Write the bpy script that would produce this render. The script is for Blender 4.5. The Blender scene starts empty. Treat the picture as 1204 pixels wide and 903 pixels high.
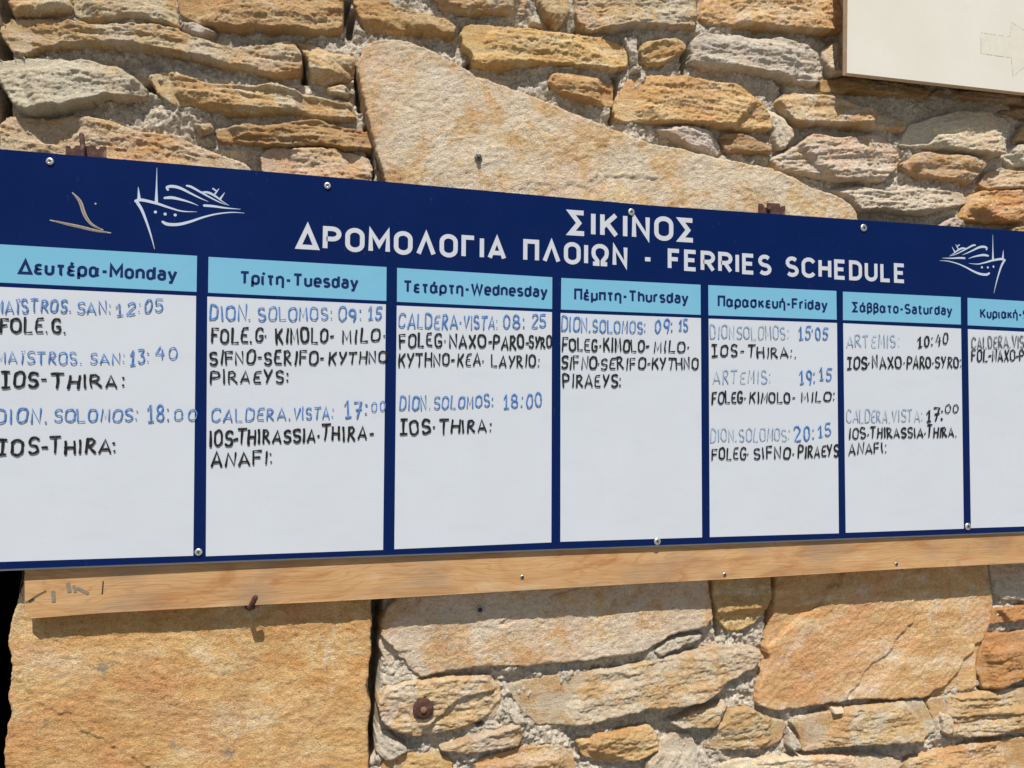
import bpy, math, random
import numpy as np
from mathutils import Vector, Matrix

# ------------------------------------------------------------------ camera
sc = bpy.context.scene
COL = sc.collection
ZB = 1.25                       # height of the board's lower panel line above the ground
YAW, PITCH, ROLL = -0.2513, -0.0385, 0.0072
CX, CZ, D, F = 0.7166, 0.3484, 2.0, 905.0
def _rot(rx, ry, rz):
    c, s = math.cos, math.sin
    X = np.array([[1,0,0],[0,c(rx),-s(rx)],[0,s(rx),c(rx)]])
    Y = np.array([[c(ry),0,s(ry)],[0,1,0],[-s(ry),0,c(ry)]])
    Z = np.array([[c(rz),-s(rz),0],[s(rz),c(rz),0],[0,0,1]])
    return Z @ X @ Y
RC = _rot(PITCH, YAW, ROLL)
def w(v): return Vector((v[0], v[2], -v[1]))
right, down, fwd = w(RC[0]), w(RC[1]), w(RC[2])
cam = bpy.data.objects.new('camera', bpy.data.cameras.new('camera'))
COL.objects.link(cam)
m = Matrix((right, -down, -fwd)).transposed().to_4x4()
m.translation = Vector((CX, -D, CZ + ZB))
cam.matrix_world = m
cam.data.sensor_width = 36
cam.data.lens = F/1204*36
cam.data.clip_start = 0.05
cam.data.clip_end = 2000
sc.camera = cam

# ------------------------------------------------------------------ sky, sun, exposure
SUN_EL, SUN_AZ = math.radians(59), math.radians(12)      # azimuth: degrees left of straight-on
to_sun = Vector((-math.sin(SUN_AZ)*math.cos(SUN_EL), -math.cos(SUN_AZ)*math.cos(SUN_EL), math.sin(SUN_EL)))
world = bpy.data.worlds.new("World"); sc.world = world; world.use_nodes = True
wn = world.node_tree
sky = wn.nodes.new('ShaderNodeTexSky'); sky.sky_type = 'NISHITA'; sky.sun_disc = False
sky.sun_elevation = SUN_EL; sky.sun_rotation = math.pi + SUN_AZ
wn.links.new(sky.outputs[0], wn.nodes['Background'].inputs[0])
wn.nodes['Background'].inputs[1].default_value = 0.055
sl = bpy.data.lights.new('sun', 'SUN'); sl.energy = 4.6; sl.angle = math.radians(0.5); sl.color = (1.0, 0.95, 0.87)
so = bpy.data.objects.new('sun', sl); COL.objects.link(so)
so.rotation_euler = to_sun.to_track_quat('Z', 'Y').to_euler(); so.location = (-2, -6, 8)
sc.view_settings.view_transform = 'Standard'; sc.view_settings.look = 'None'
sc.view_settings.exposure = 0.42; sc.view_settings.gamma = 1
sc.view_settings.use_curve_mapping = False

# ------------------------------------------------------------------ helpers
rnd = random.Random(7)
def at(px, py, Y=0.0):
    """point of the photograph -> (x, z) on the plane y = Y, parallel to the wall"""
    d = right*((px-602)/F) + down*((py-451.5)/F) + fwd
    t = (Y + D)/d.y
    return (CX + d.x*t, CZ + ZB + d.z*t)
def atv(px, py, Y=0.0):
    x, z = at(px, py, Y); return Vector((x, Y, z))

def obj(name, verts, faces, mat, parent=None, smooth=False, loc=None):
    me = bpy.data.meshes.new(name)
    verts = np.asarray(verts, dtype=np.float64).reshape(-1, 3)
    off = Vector((0, 0, 0))
    if loc is None and len(verts):
        c = (verts.min(0) + verts.max(0))/2; loc = Vector(c)
    me.from_pydata((verts - np.array(loc)).tolist(), [], faces)
    me.validate(); me.update()
    if smooth: me.shade_smooth()
    else: me.shade_flat()
    me.materials.append(mat)
    o = bpy.data.objects.new(name, me); COL.objects.link(o)
    o.location = loc
    if parent is not None:
        o.parent = parent
        o.matrix_parent_inverse = parent.matrix_basis.inverted() if parent.parent is None else (parent.parent.matrix_basis @ parent.matrix_parent_inverse @ parent.matrix_basis).inverted()
    return o
def empty(name, loc, label=None, cat=None, group=None):
    o = bpy.data.objects.new(name, None); COL.objects.link(o); o.location = loc
    o.empty_display_size = 0.05
    tag(o, label, cat, group); return o
def tag(o, label=None, cat=None, group=None, kind=None):
    if label: o['label'] = label
    if cat: o['category'] = cat
    if group: o['group'] = group
    if kind: o['kind'] = kind
    return o

class MB:
    def __init__(s): s.v = []; s.f = []
    def add(s, v, f):
        n = len(s.v); s.v += [tuple(p) for p in v]; s.f += [tuple(i+n for i in q) for q in f]
    def prism(s, poly, y0, y1):
        """polygon in (x,z) counter-clockwise seen from the camera, y0 = front"""
        n = len(poly)
        v = [(x, y0, z) for x, z in poly] + [(x, y1, z) for x, z in poly]
        f = [tuple(range(n)), tuple(range(2*n-1, n-1, -1))]
        f += [(i, i+n, (i+1) % n+n, (i+1) % n) for i in range(n)]
        s.add(v, f)
    def prism3(s, front, back):
        n = len(front)
        s.add(list(front)+list(back), [tuple(range(n)), tuple(range(2*n-1, n-1, -1))] + [(i, i+n, (i+1) % n+n, (i+1) % n) for i in range(n)])
    def ribbon(s, pts, wid, y, closed=False):
        """flat band of width wid (number or list) along (x,z) points on plane y"""
        P = [np.array(p, float) for p in pts]; n = len(P)
        W = wid if hasattr(wid, '__len__') else [wid]*n
        L = []; R = []
        for i in range(n):
            a = P[i-1] if (i > 0 or closed) else None
            b = P[(i+1) % n] if (i < n-1 or closed) else None
            d1 = (P[i]-a) if a is not None else None
            d2 = (b-P[i]) if b is not None else None
            if d1 is not None: d1 = d1/(np.linalg.norm(d1)+1e-12)
            if d2 is not None: d2 = d2/(np.linalg.norm(d2)+1e-12)
            if d1 is None: d1 = d2
            if d2 is None: d2 = d1
            t = d1+d2; t = t/(np.linalg.norm(t)+1e-9)
            nn = np.array([-t[1], t[0]]); c = abs(np.dot(nn, np.array([-d1[1], d1[0]])))
            k = W[i]/2/max(c, 0.42)
            L.append(P[i]+nn*k); R.append(P[i]-nn*k)
        v = [(p[0], y, p[1]) for p in L] + [(p[0], y, p[1]) for p in R]
        rng = range(n if closed else n-1)
        s.add(v, [(i+n, (i+1) % n+n, (i+1) % n, i) for i in rng])
    def disc(s, c, r, y, n=14):
        s.add([(c[0]+r*math.cos(2*math.pi*i/n), y, c[1]+r*math.sin(2*math.pi*i/n)) for i in range(n)], [tuple(range(n))])
    def tube(s, pts, rad, n=8, flat=1.0, cap=True):
        """tube along 3-D points, flattened in y by flat, rounded ends"""
        P = [np.array(p, float) for p in pts]
        R = list(rad) if hasattr(rad, '__len__') else [rad]*len(P)
        d0 = P[1]-P[0]; d0 /= np.linalg.norm(d0)+1e-12
        d1 = P[-1]-P[-2]; d1 /= np.linalg.norm(d1)+1e-12
        if cap:
            P = [P[0]-d0*R[0]*.9, P[0]-d0*R[0]*.6] + P + [P[-1]+d1*R[-1]*.6, P[-1]+d1*R[-1]*.9]
            R = [R[0]*.25, R[0]*.8] + R + [R[-1]*.8, R[-1]*.25]
        rings = []
        for i, p in enumerate(P):
            a = P[max(i-1, 0)]; b = P[min(i+1, len(P)-1)]
            t = b-a; t /= np.linalg.norm(t)+1e-12
            up = np.array([0, 1.0, 0]) if abs(t[1]) < .9 else np.array([1.0, 0, 0])
            e1 = np.cross(t, up); e1 /= np.linalg.norm(e1); e2 = np.cross(e1, t)
            rings.append([tuple(p + (e1*math.cos(2*math.pi*k/n) + e2*math.sin(2*math.pi*k/n)*flat)*R[i]) for k in range(n)])
        v = [q for r in rings for q in r]; f = []
        for i in range(len(rings)-1):
            for k in range(n):
                f.append((i*n+k, i*n+(k+1) % n, (i+1)*n+(k+1) % n, (i+1)*n+k))
        f.append(tuple(range(n-1, -1, -1))); f.append(tuple((len(rings)-1)*n+k for k in range(n)))
        s.add(v, f)
    def lathe(s, c, prof, n=20):
        """revolve (radius, y) profile about the y axis through (x,z)=c"""
        v = []; f = []
        for r, y in prof:
            v += [(c[0]+r*math.cos(2*math.pi*i/n), y, c[1]+r*math.sin(2*math.pi*i/n)) for i in range(n)]
        for j in range(len(prof)-1):
            for i in range(n): f.append((j*n+i, j*n+(i+1) % n, (j+1)*n+(i+1) % n, (j+1)*n+i))
        f.append(tuple(range(n-1, -1, -1))); f.append(tuple((len(prof)-1)*n+i for i in range(n)))
        s.add(v, f)
    def build(s, name, mat, parent=None, smooth=False):
        return obj(name, s.v, s.f, mat, parent, smooth)

# ---- numpy gradient noise
def _h(ix, iy, seed):
    h = (ix.astype(np.int64)*374761393 + iy.astype(np.int64)*668265263 + seed*144665) & 0xffffffff
    h = ((h ^ (h >> 13))*1274126177) & 0xffffffff
    return ((h ^ (h >> 16)) & 0xffff)/65535.0
def pn(x, y, seed=0):
    x = np.asarray(x, float)+1000.; y = np.asarray(y, float)+1000.
    ix = np.floor(x); iy = np.floor(y); fx = x-ix; fy = y-iy
    ux = fx*fx*fx*(fx*(fx*6-15)+10); uy = fy*fy*fy*(fy*(fy*6-15)+10)
    def g(dx, dy):
        a = _h(ix+dx, iy+dy, seed)*2*math.pi
        return np.cos(a)*(fx-dx)+np.sin(a)*(fy-dy)
    return 1.4*((g(0,0)*(1-ux)+g(1,0)*ux)*(1-uy)+(g(0,1)*(1-ux)+g(1,1)*ux)*uy)
def fbm(x, y, seed=0, o=4, gain=.5):
    s = 0; a = 1
    for i in range(o):
        s = s + a*pn(x*2**i, y*2**i, seed+i*17); a *= gain
    return s

# ------------------------------------------------------------------ materials
def mat(name):
    mm = bpy.data.materials.new(name); mm.use_nodes = True
    nt = mm.node_tree
    return mm, nt, nt.nodes['Principled BSDF']
class NT:
    def __init__(s, nt): s.nt = nt
    def n(s, t, **k):
        o = s.nt.nodes.new(t)
        for a, b in k.items(): setattr(o, a, b)
        return o
    def l(s, a, b): s.nt.links.new(a, b)
    def noise(s, vec, scale, detail=4, rough=.55, dist=0):
        o = s.n('ShaderNodeTexNoise'); o.inputs['Scale'].default_value = scale; o.inputs['Detail'].default_value = detail
        o.inputs['Roughness'].default_value = rough; o.inputs['Distortion'].default_value = dist
        if vec is not None: s.l(vec, o.inputs['Vector'])
        return o.outputs[0]
    def ramp(s, fac, stops):
        o = s.n('ShaderNodeValToRGB'); cr = o.color_ramp
        while len(cr.elements) < len(stops): cr.elements.new(.5)
        for e, (p, c) in zip(cr.elements, stops):
            e.position = p; e.color = (c, c, c, 1) if not hasattr(c, '__len__') else (*c, 1)
        s.l(fac, o.inputs[0]); return o.outputs[0]
    def mix(s, fac, a, b, mode='MIX'):
        o = s.n('ShaderNodeMix', data_type='RGBA', blend_type=mode)
        for i, v in ((0, fac), (6, a), (7, b)):
            if hasattr(v, 'links'): s.l(v, o.inputs[i])
            elif hasattr(v, '__len__'): o.inputs[i].default_value = (*v, 1)
            else: o.inputs[i].default_value = v
        return o.outputs[2]
    def math(s, op, a, b=None, c=None):
        o = s.n('ShaderNodeMath', operation=op)
        for i, v in enumerate((a, b, c)):
            if v is None: continue
            if hasattr(v, 'links'): s.l(v, o.inputs[i])
            else: o.inputs[i].default_value = v
        return o.outputs[0]
    def mapping(s, vec, scale=(1,1,1), rot=(0,0,0)):
        o = s.n('ShaderNodeMapping'); o.inputs['Scale'].default_value = scale; o.inputs['Rotation'].default_value = rot
        s.l(vec, o.inputs['Vector']); return o.outputs[0]
    def bump(s, h, strength, dist, bsdf, prev=None):
        o = s.n('ShaderNodeBump'); o.inputs['Strength'].default_value = strength; o.inputs['Distance'].default_value = dist
        s.l(h, o.inputs['Height'])
        if prev is not None: s.l(prev, o.inputs['Normal'])
        if bsdf is not None: s.l(o.outputs[0], bsdf.inputs['Normal'])
        return o.outputs[0]

def stone_mat(name, sa, sb, ra, oc, spot):
    mm, nt, b = mat(name); N = NT(nt)
    tc = N.n('ShaderNodeTexCoord'); oi = N.n('ShaderNodeObjectInfo')
    sc_ = N.math('MULTIPLY', oi.outputs['Random'], 40.0)
    cmb = N.n('ShaderNodeCombineXYZ'); N.l(sc_, cmb.inputs[0]); N.l(sc_, cmb.inputs[2])
    va = N.n('ShaderNodeVectorMath', operation='ADD'); N.l(tc.outputs['Object'], va.inputs[0]); N.l(cmb.outputs[0], va.inputs[1])
    v = va.outputs[0]
    vr = N.mapping(v, sa, (0, math.radians(ra), 0))          # layered direction
    vr2 = N.mapping(v, sb, (0, math.radians(ra*.9), 0))
    big = N.noise(vr, 2.6, 8, .68, .7)
    big2 = N.noise(v, 8, 9, .72, .5)
    big3 = N.noise(v, 4.5, 7, .7, .8)
    lay = N.noise(vr2, 3.0, 8, .68, .8)
    fine = N.noise(v, 240, 4, .75)
    mid = N.noise(v, 60, 6, .75)
    grey = oi.outputs['Alpha']
    # ochre family
    c = N.ramp(big, [(.30, (.42,.235,.095)), (.42, (.58,.365,.155)), (.52, (.66,.475,.24)), (.64, (.72,.60,.42))])
    c = N.mix(N.ramp(big3, [(.36, .7), (.47, 0)]), c, (.50,.34,.19))
    c = N.mix(N.ramp(lay, [(.47, 0), (.64, .65)]), c, (.56,.29,.10))                         # rust veins
    pale = N.math('ADD', big2, N.math('MULTIPLY_ADD', grey, .36, -.15))
    c = N.mix(N.ramp(pale, [(.48, 0), (.53, .55), (.66, .9)]), c, (.68,.605,.49))            # pale lime and lichen grey
    c = N.mix(N.math('MULTIPLY', grey, .38), c, (.57,.51,.425))
    c = N.mix(N.ramp(N.noise(v, 3.2, 5, .6, .6), [(.5, 0), (.66, oc)]), c, (.62,.31,.15))    # iron-orange clouds
    if spot:
        vo = N.n('ShaderNodeTexVoronoi'); vo.inputs['Scale'].default_value = 5.2; vo.voronoi_dimensions = '2D'
        sx_ = N.n('ShaderNodeSeparateXYZ'); N.l(va.outputs[0], sx_.inputs[0]); cx_ = N.n('ShaderNodeCombineXYZ'); N.l(sx_.outputs[0], cx_.inputs[0]); N.l(sx_.outputs[2], cx_.inputs[1]); N.l(cx_.outputs[0], vo.inputs['Vector'])
        dd = N.math('ADD', vo.outputs['Distance'], N.math('MULTIPLY', N.noise(v, 50, 6, .8), .42))
        dd = N.math('ADD', dd, N.ramp(N.noise(v, 6.5, 2, .5), [(.48, .14), (.62, 0)]))
        c = N.mix(N.ramp(dd, [(.255, .7), (.315, 0)]), c, (.22,.215,.19))                       # grey lichen spots
    c = N.mix(1.0, c, oi.outputs['Color'], 'MULTIPLY')
    dk = N.noise(N.mapping(v, (1, 1, 2)), 24, 6, .75)
    c = N.mix(N.ramp(dk, [(.62, 0), (.76, .5)]), c, (.26,.21,.15))                          # dark lichen specks
    sp = N.ramp(fine, [(.30, .50), (.43, 1.0), (.58, 1.06), (.70, 1.35)])
    c = N.mix(1.0, c, sp, 'MULTIPLY')
    sp2 = N.ramp(mid, [(.28, .72), (.42, 1.0), (.70, 1.18)])
    c = N.mix(1.0, c, sp2, 'MULTIPLY')
    N.l(c, b.inputs['Base Color'])
    b.inputs['Roughness'].default_value = .88; b.inputs['Specular IOR Level'].default_value = .25
    n1 = N.bump(mid, .75, .006, None)
    n2 = N.bump(lay, .55, .006, None, n1)
    N.bump(fine, 1.0, .004, b, n2)
    return mm
def mortar_mat():
    mm, nt, b = mat('lime_mortar'); N = NT(nt)
    tc = N.n('ShaderNodeTexCoord'); v = tc.outputs['Object']
    n1 = N.noise(v, 7, 5, .6); n2 = N.noise(v, 85, 6, .8); n3 = N.noise(v, 260, 3, .7)
    c = N.ramp(n1, [(.3, (.47,.40,.31)), (.5, (.60,.53,.435)), (.7, (.66,.565,.445))])
    c = N.mix(1.0, c, N.ramp(n2, [(.3, .55), (.5, 1.0), (.7, 1.25)]), 'MULTIPLY')
    c = N.mix(1.0, c, N.ramp(n3, [(.3, .55), (.5, 1.0), (.7, 1.3)]), 'MULTIPLY')
    N.l(c, b.inputs['Base Color']); b.inputs['Roughness'].default_value = .95; b.inputs['Specular IOR Level'].default_value = .2
    a = N.bump(n2, .9, .008, None); N.bump(n3, .9, .004, b, a)
    return mm
def plain(name, col, rough=.5, spec=.5, metal=0.0, var=0.0, vscale=30, bump=0):
    mm, nt, b = mat(name); N = NT(nt)
    b.inputs['Base Color'].default_value = (*col, 1); b.inputs['Roughness'].default_value = rough
    b.inputs['Specular IOR Level'].default_value = spec; b.inputs['Metallic'].default_value = metal
    if var or bump:
        tc = N.n('ShaderNodeTexCoord'); n = N.noise(tc.outputs['Object'], vscale, 5, .6)
        if var:
            c = N.mix(1.0, col, N.ramp(n, [(.3, 1-var), (.7, 1+var)]), 'MULTIPLY'); N.l(c, b.inputs['Base Color'])
        if bump: N.bump(n, .6, bump, b)
    return mm
def print_mat(name, col, rough=.22, spec=.3, scuff=.03, smear=.18):
    """printed sheet behind acrylic: even colour, faint scuffs and dust"""
    mm, nt, b = mat(name); N = NT(nt)
    tc = N.n('ShaderNodeTexCoord'); v = tc.outputs['Object']
    n = N.noise(v, 5, 5, .6); n2 = N.noise(N.mapping(v, (1, 1, .25)), 90, 4, .7)
    c = N.mix(1.0, col, N.ramp(n, [(.3, 1-scuff), (.7, 1+scuff)]), 'MULTIPLY')
    dust = tuple(min(1, x*.6+.30) for x in col)
    c = N.mix(N.ramp(n2, [(.66, 0), (.85, .16)]), c, dust)
    if smear:
        sm = N.noise(N.mapping(v, (3.0, 1, 9.0), (0, .35, 0)), 2.4, 6, .7, .6)
        c = N.mix(N.ramp(sm, [(.52, 0), (.72, smear)]), c, tuple(x*.80 for x in col))
        sr = N.noise(N.mapping(v, (30, 1, 4.0), (0, -.5, 0)), 5, 3, .6)
        c = N.mix(N.ramp(sr, [(.68, 0), (.76, smear*.8)]), c, tuple(min(1, x*1.2) for x in col))
    N.l(c, b.inputs['Base Color'])
    N.l(N.ramp(n, [(.3, rough*.8), (.7, rough*1.3)]), b.inputs['Roughness'])
    b.inputs['Specular IOR Level'].default_value = spec
    return mm
def wood_mat():
    mm, nt, b = mat('sawn_pine'); N = NT(nt)
    tc = N.n('ShaderNodeTexCoord'); v = tc.outputs['Object']
    dn = N.noise(N.mapping(v, (1.2, 1, 5)), 2.0, 3, .5)
    cmb = N.n('ShaderNodeCombineXYZ'); N.l(N.math('MULTIPLY', dn, .30), cmb.inputs[2])
    va = N.n('ShaderNodeVectorMath', operation='ADD'); N.l(N.mapping(v, (.35, 1, 1.6)), va.inputs[0]); N.l(cmb.outputs[0], va.inputs[1])
    wv = N.n('ShaderNodeTexWave', wave_type='BANDS', bands_direction='Z'); wv.inputs['Scale'].default_value = 14
    wv.inputs['Distortion'].default_value = 3.5; wv.inputs['Detail'].default_value = 3; wv.inputs['Detail Scale'].default_value = 1.2
    N.l(va.outputs[0], wv.inputs['Vector'])
    fib = N.noise(N.mapping(v, (6, 60, 320)), 1.0, 4, .6)
    st = N.noise(N.mapping(v, (2.5, 1, 9)), 1.4, 5, .62, 1.2)
    c = N.ramp(wv.outputs[0], [(.0, (.45,.268,.125)), (.6, (.455,.272,.127)), (.93, (.43,.248,.112)), (1, (.39,.215,.092))])
    c = N.mix(N.ramp(st, [(.50, 0), (.60, .55), (.64, .85), (.68, .35)]), c, (.33,.15,.055))
    c = N.mix(N.ramp(st, [(.34, .6), (.46, 0)]), c, (.48,.365,.235))
    gr_ = N.noise(N.mapping(v, (1.5, 1, 3)), 2.2, 4, .6)
    c = N.mix(N.ramp(gr_, [(.50, 0), (.66, .7)]), c, (.29,.20,.125))
    c = N.mix(1.0, c, N.ramp(fib, [(.3, .82), (.5, 1.0), (.7, 1.07)]), 'MULTIPLY')
    N.l(c, b.inputs['Base Color']); b.inputs['Roughness'].default_value = .7; b.inputs['Specular IOR Level'].default_value = .3
    N.bump(fib, .35, .0015, b)
    return mm
def ply_mat():
    mm, nt, b = mat('white_painted_board'); N = NT(nt)
    tc = N.n('ShaderNodeTexCoord'); v = tc.outputs['Object']
    n = N.noise(v, 4, 5, .6); n2 = N.noise(N.mapping(v, (14, 1, 2.0)), 6, 4, .65); n3 = N.noise(v, 120, 3, .6)
    c = N.ramp(n, [(.3, (.57,.545,.475)), (.7, (.61,.59,.53))])
    c = N.mix(N.ramp(n2, [(.62, 0), (.78, .35)]), c, (.62,.55,.42))
    c = N.mix(N.ramp(n3, [(.68, 0), (.8, .25)]), c, (.5,.44,.34))
    N.l(c, b.inputs['Base Color']); b.inputs['Roughness'].default_value = .55
    N.bump(n2, .2, .001, b)
    return mm
def rust_mat():
    mm, nt, b = mat('rust'); N = NT(nt)
    tc = N.n('ShaderNodeTexCoord'); v = tc.outputs['Object']
    n = N.noise(v, 90, 5, .7); n2 = N.noise(v, 35, 4, .6)
    c = N.ramp(n, [(.3, (.022,.010,.008)), (.5, (.06,.022,.016)), (.7, (.13,.05,.03))])
    c = N.mix(N.ramp(n2, [(.58, 0), (.72, .6)]), c, (.33,.27,.22))
    N.l(c, b.inputs['Base Color']); b.inputs['Roughness'].default_value = .85
    N.bump(n, .8, .002, b)
    return mm

M_STONE = stone_mat('weathered_schist', (2.2, 1, 9), (4, 3, 22), 14, .45, False)
M_BLOCK = stone_mat('granular_block', (1.6, 1, 2.6), (3, 3, 6), -14, .6, True)
M_RUSTY = stone_mat('cleft_ironstone', (1.5, 1, 6), (3, 3, 14), -33, .6, False)
M_SLAB = stone_mat('granular_slab', (2, 1, 2), (4, 4, 5), 0, .25, False); M_MORTAR = mortar_mat(); M_WOOD = wood_mat(); M_PLY = ply_mat(); M_RUST = rust_mat()
M_NAVY = print_mat('navy_print', (0.0018, 0.0108, 0.0688), .25, .10, .06)
M_LIGHT = print_mat('light_blue_print', (.15, .375, .525), .25, .25, .03)
M_WHITE = print_mat('whiteboard_face', (.487, .522, .572), .22, .25, .02)
M_EDGE = plain('acrylic_edge', (.42, .43, .42), .4, .4, 0, .1)
M_TITLE = plain('silver_white_lettering', (0.4640, 0.4880, 0.5360), .35, .3, 0, .04)
M_HEADTXT = plain('navy_lettering', (0.0040, 0.0144, 0.0840), .35, .25, 0, .05)
def ink_mat(name, col, pale, a0, a1):
    mm, nt, b = mat(name); N = NT(nt)
    tc = N.n('ShaderNodeTexCoord'); n = N.noise(tc.outputs['Object'], 95, 4, .65)
    c = N.mix(N.ramp(n, [(a0, 0), (a1, 1)]), col, pale)
    N.l(c, b.inputs['Base Color']); b.inputs['Roughness'].default_value = .5; b.inputs['Specular IOR Level'].default_value = .25
    return mm
M_BLACK = ink_mat('black_marker_ink', (.008,.007,.007), (.05,.045,.04), .48, .75)
M_BLUE = ink_mat('blue_marker_ink', (.04,.145,.43), (.14,.28,.53), .40, .70)
M_PALE = ink_mat('faded_blue_marker_ink', (.16,.28,.47), (.36,.44,.54), .36, .60)
M_GREYINK = ink_mat('faded_black_marker_ink', (.06,.06,.062), (.30,.31,.33), .42, .64)
M_SHIP = plain('pale_blue_emblem', (0.4160, 0.4800, 0.5760), .35, .3, 0, .05)
M_BEIGE = plain('adhesive_residue', (0.3360, 0.2960, 0.2480), .8, .2, 0, .2, 120)
M_SCREW = plain('zinc_screw', (.62, .62, .60), .38, .5, .85, .15, 200)
M_SLOT = plain('screw_recess', (.03, .03, .03), .7, .3)
M_GREYMARK = plain('grey_marker', (.20, .17, .125), .8, .2, 0, .2, 150)
M_PENCIL = plain('dark_pencil', (.03, .03, .03), .8, .2)
M_PLYEDGE = plain('raw_plywood_edge', (.52, .40, .26), .8, .2, 0, .15, 60)
M_GHOST = plain('arrow_ghost', (.47, .42, .33), .7, .2, 0, .12, 60)
M_DARK = plain('interior_shade_black', (.012, .012, .016), .9, .1)  # room's darkness put into the colour: near-black stands in for deep shade
M_GROUND = plain('concrete_ground', (.21, .20, .18), .9, .3, 0, .15, 3)

# ------------------------------------------------------------------ ground
tag(obj('ground', [(-600,-600,0),(600,-600,0),(600,600,0),(-600,600,0)], [(0,1,2,3)], M_GROUND), kind='structure')

# ------------------------------------------------------------------ stone wall
XC = at(16, 780, .06)[0]            # the wall's left corner at the dark doorway
XR, ZT = 5.6, 4.2
def xc(z): return np.interp(z, [1.0, 1.25, 2.2, 2.6], [XC-.008, XC-.008, -.040, -.055])
YM = .100                           # mean depth of the mortar face

def chaikin(P, k=1):
    for _ in range(k):
        Q = []
        for i in range(len(P)):
            a = P[i]; b = P[(i+1) % len(P)]
            Q += [(a[0]*.88+b[0]*.12, a[1]*.88+b[1]*.12), (a[0]*.12+b[0]*.88, a[1]*.12+b[1]*.88)]
        P = Q
    return P
def sdist(X, Z, P):
    """signed distance to polygon, positive inside"""
    d = np.full(X.shape, 1e9); ins = np.zeros(X.shape, bool)
    for i in range(len(P)):
        ax, az = P[i]; bx, bz = P[(i+1) % len(P)]
        ex, ez = bx-ax, bz-az; L = ex*ex+ez*ez+1e-15
        t = np.clip(((X-ax)*ex+(Z-az)*ez)/L, 0, 1)
        d = np.minimum(d, (X-ax-t*ex)**2+(Z-az-t*ez)**2)
        c = ((az > Z) != (bz > Z)) & (X < (bx-ax)*(Z-az)/(bz-az+1e-15)+ax)
        ins ^= c
    d = np.sqrt(d); return np.where(ins, d, -d)
def grid_mesh(X, Yv, Z, keep):
    """vertex grids -> verts, faces; keep = cells to keep"""
    nz, nx = X.shape
    idx = np.arange(nz*nx).reshape(nz, nx)
    a = idx[:-1, :-1][keep]; b = idx[:-1, 1:][keep]; c = idx[1:, 1:][keep]; d = idx[1:, :-1][keep]
    q = np.stack([a, b, c, d], 1)
    used = np.unique(q); rem = np.full(nz*nx, -1); rem[used] = np.arange(len(used))
    v = np.stack([X.ravel(), Yv.ravel(), Z.ravel()], 1)[used]
    return v, rem[q]
def fast_obj(name, v, q, material, parent):
    me = bpy.data.meshes.new(name); c = v.mean(0)
    me.vertices.add(len(v)); me.vertices.foreach_set('co', (v-c).astype(np.float32).ravel())
    me.loops.add(q.size); me.loops.foreach_set('vertex_index', q.astype(np.int32).ravel())
    me.polygons.add(len(q)); me.polygons.foreach_set('loop_start', np.arange(0, q.size, 4, dtype=np.int32))
    me.update(calc_edges=True); me.shade_smooth(); me.materials.append(material)
    o = bpy.data.objects.new(name, me); COL.objects.link(o); o.location = c
    if parent is not None:
        o.parent = parent; o.matrix_parent_inverse = parent.matrix_basis.inverted()
    return o

wall = empty('stone_wall', (XC, YM, 0), 'rubble wall of ochre and grey stones set in pale mortar behind the board', 'wall')

S = 2.736
R1, R2, R3, R7, R8, R9 = (0,0), (400,0), (764,0), (0,573), (400,573), (764,573)
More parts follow.
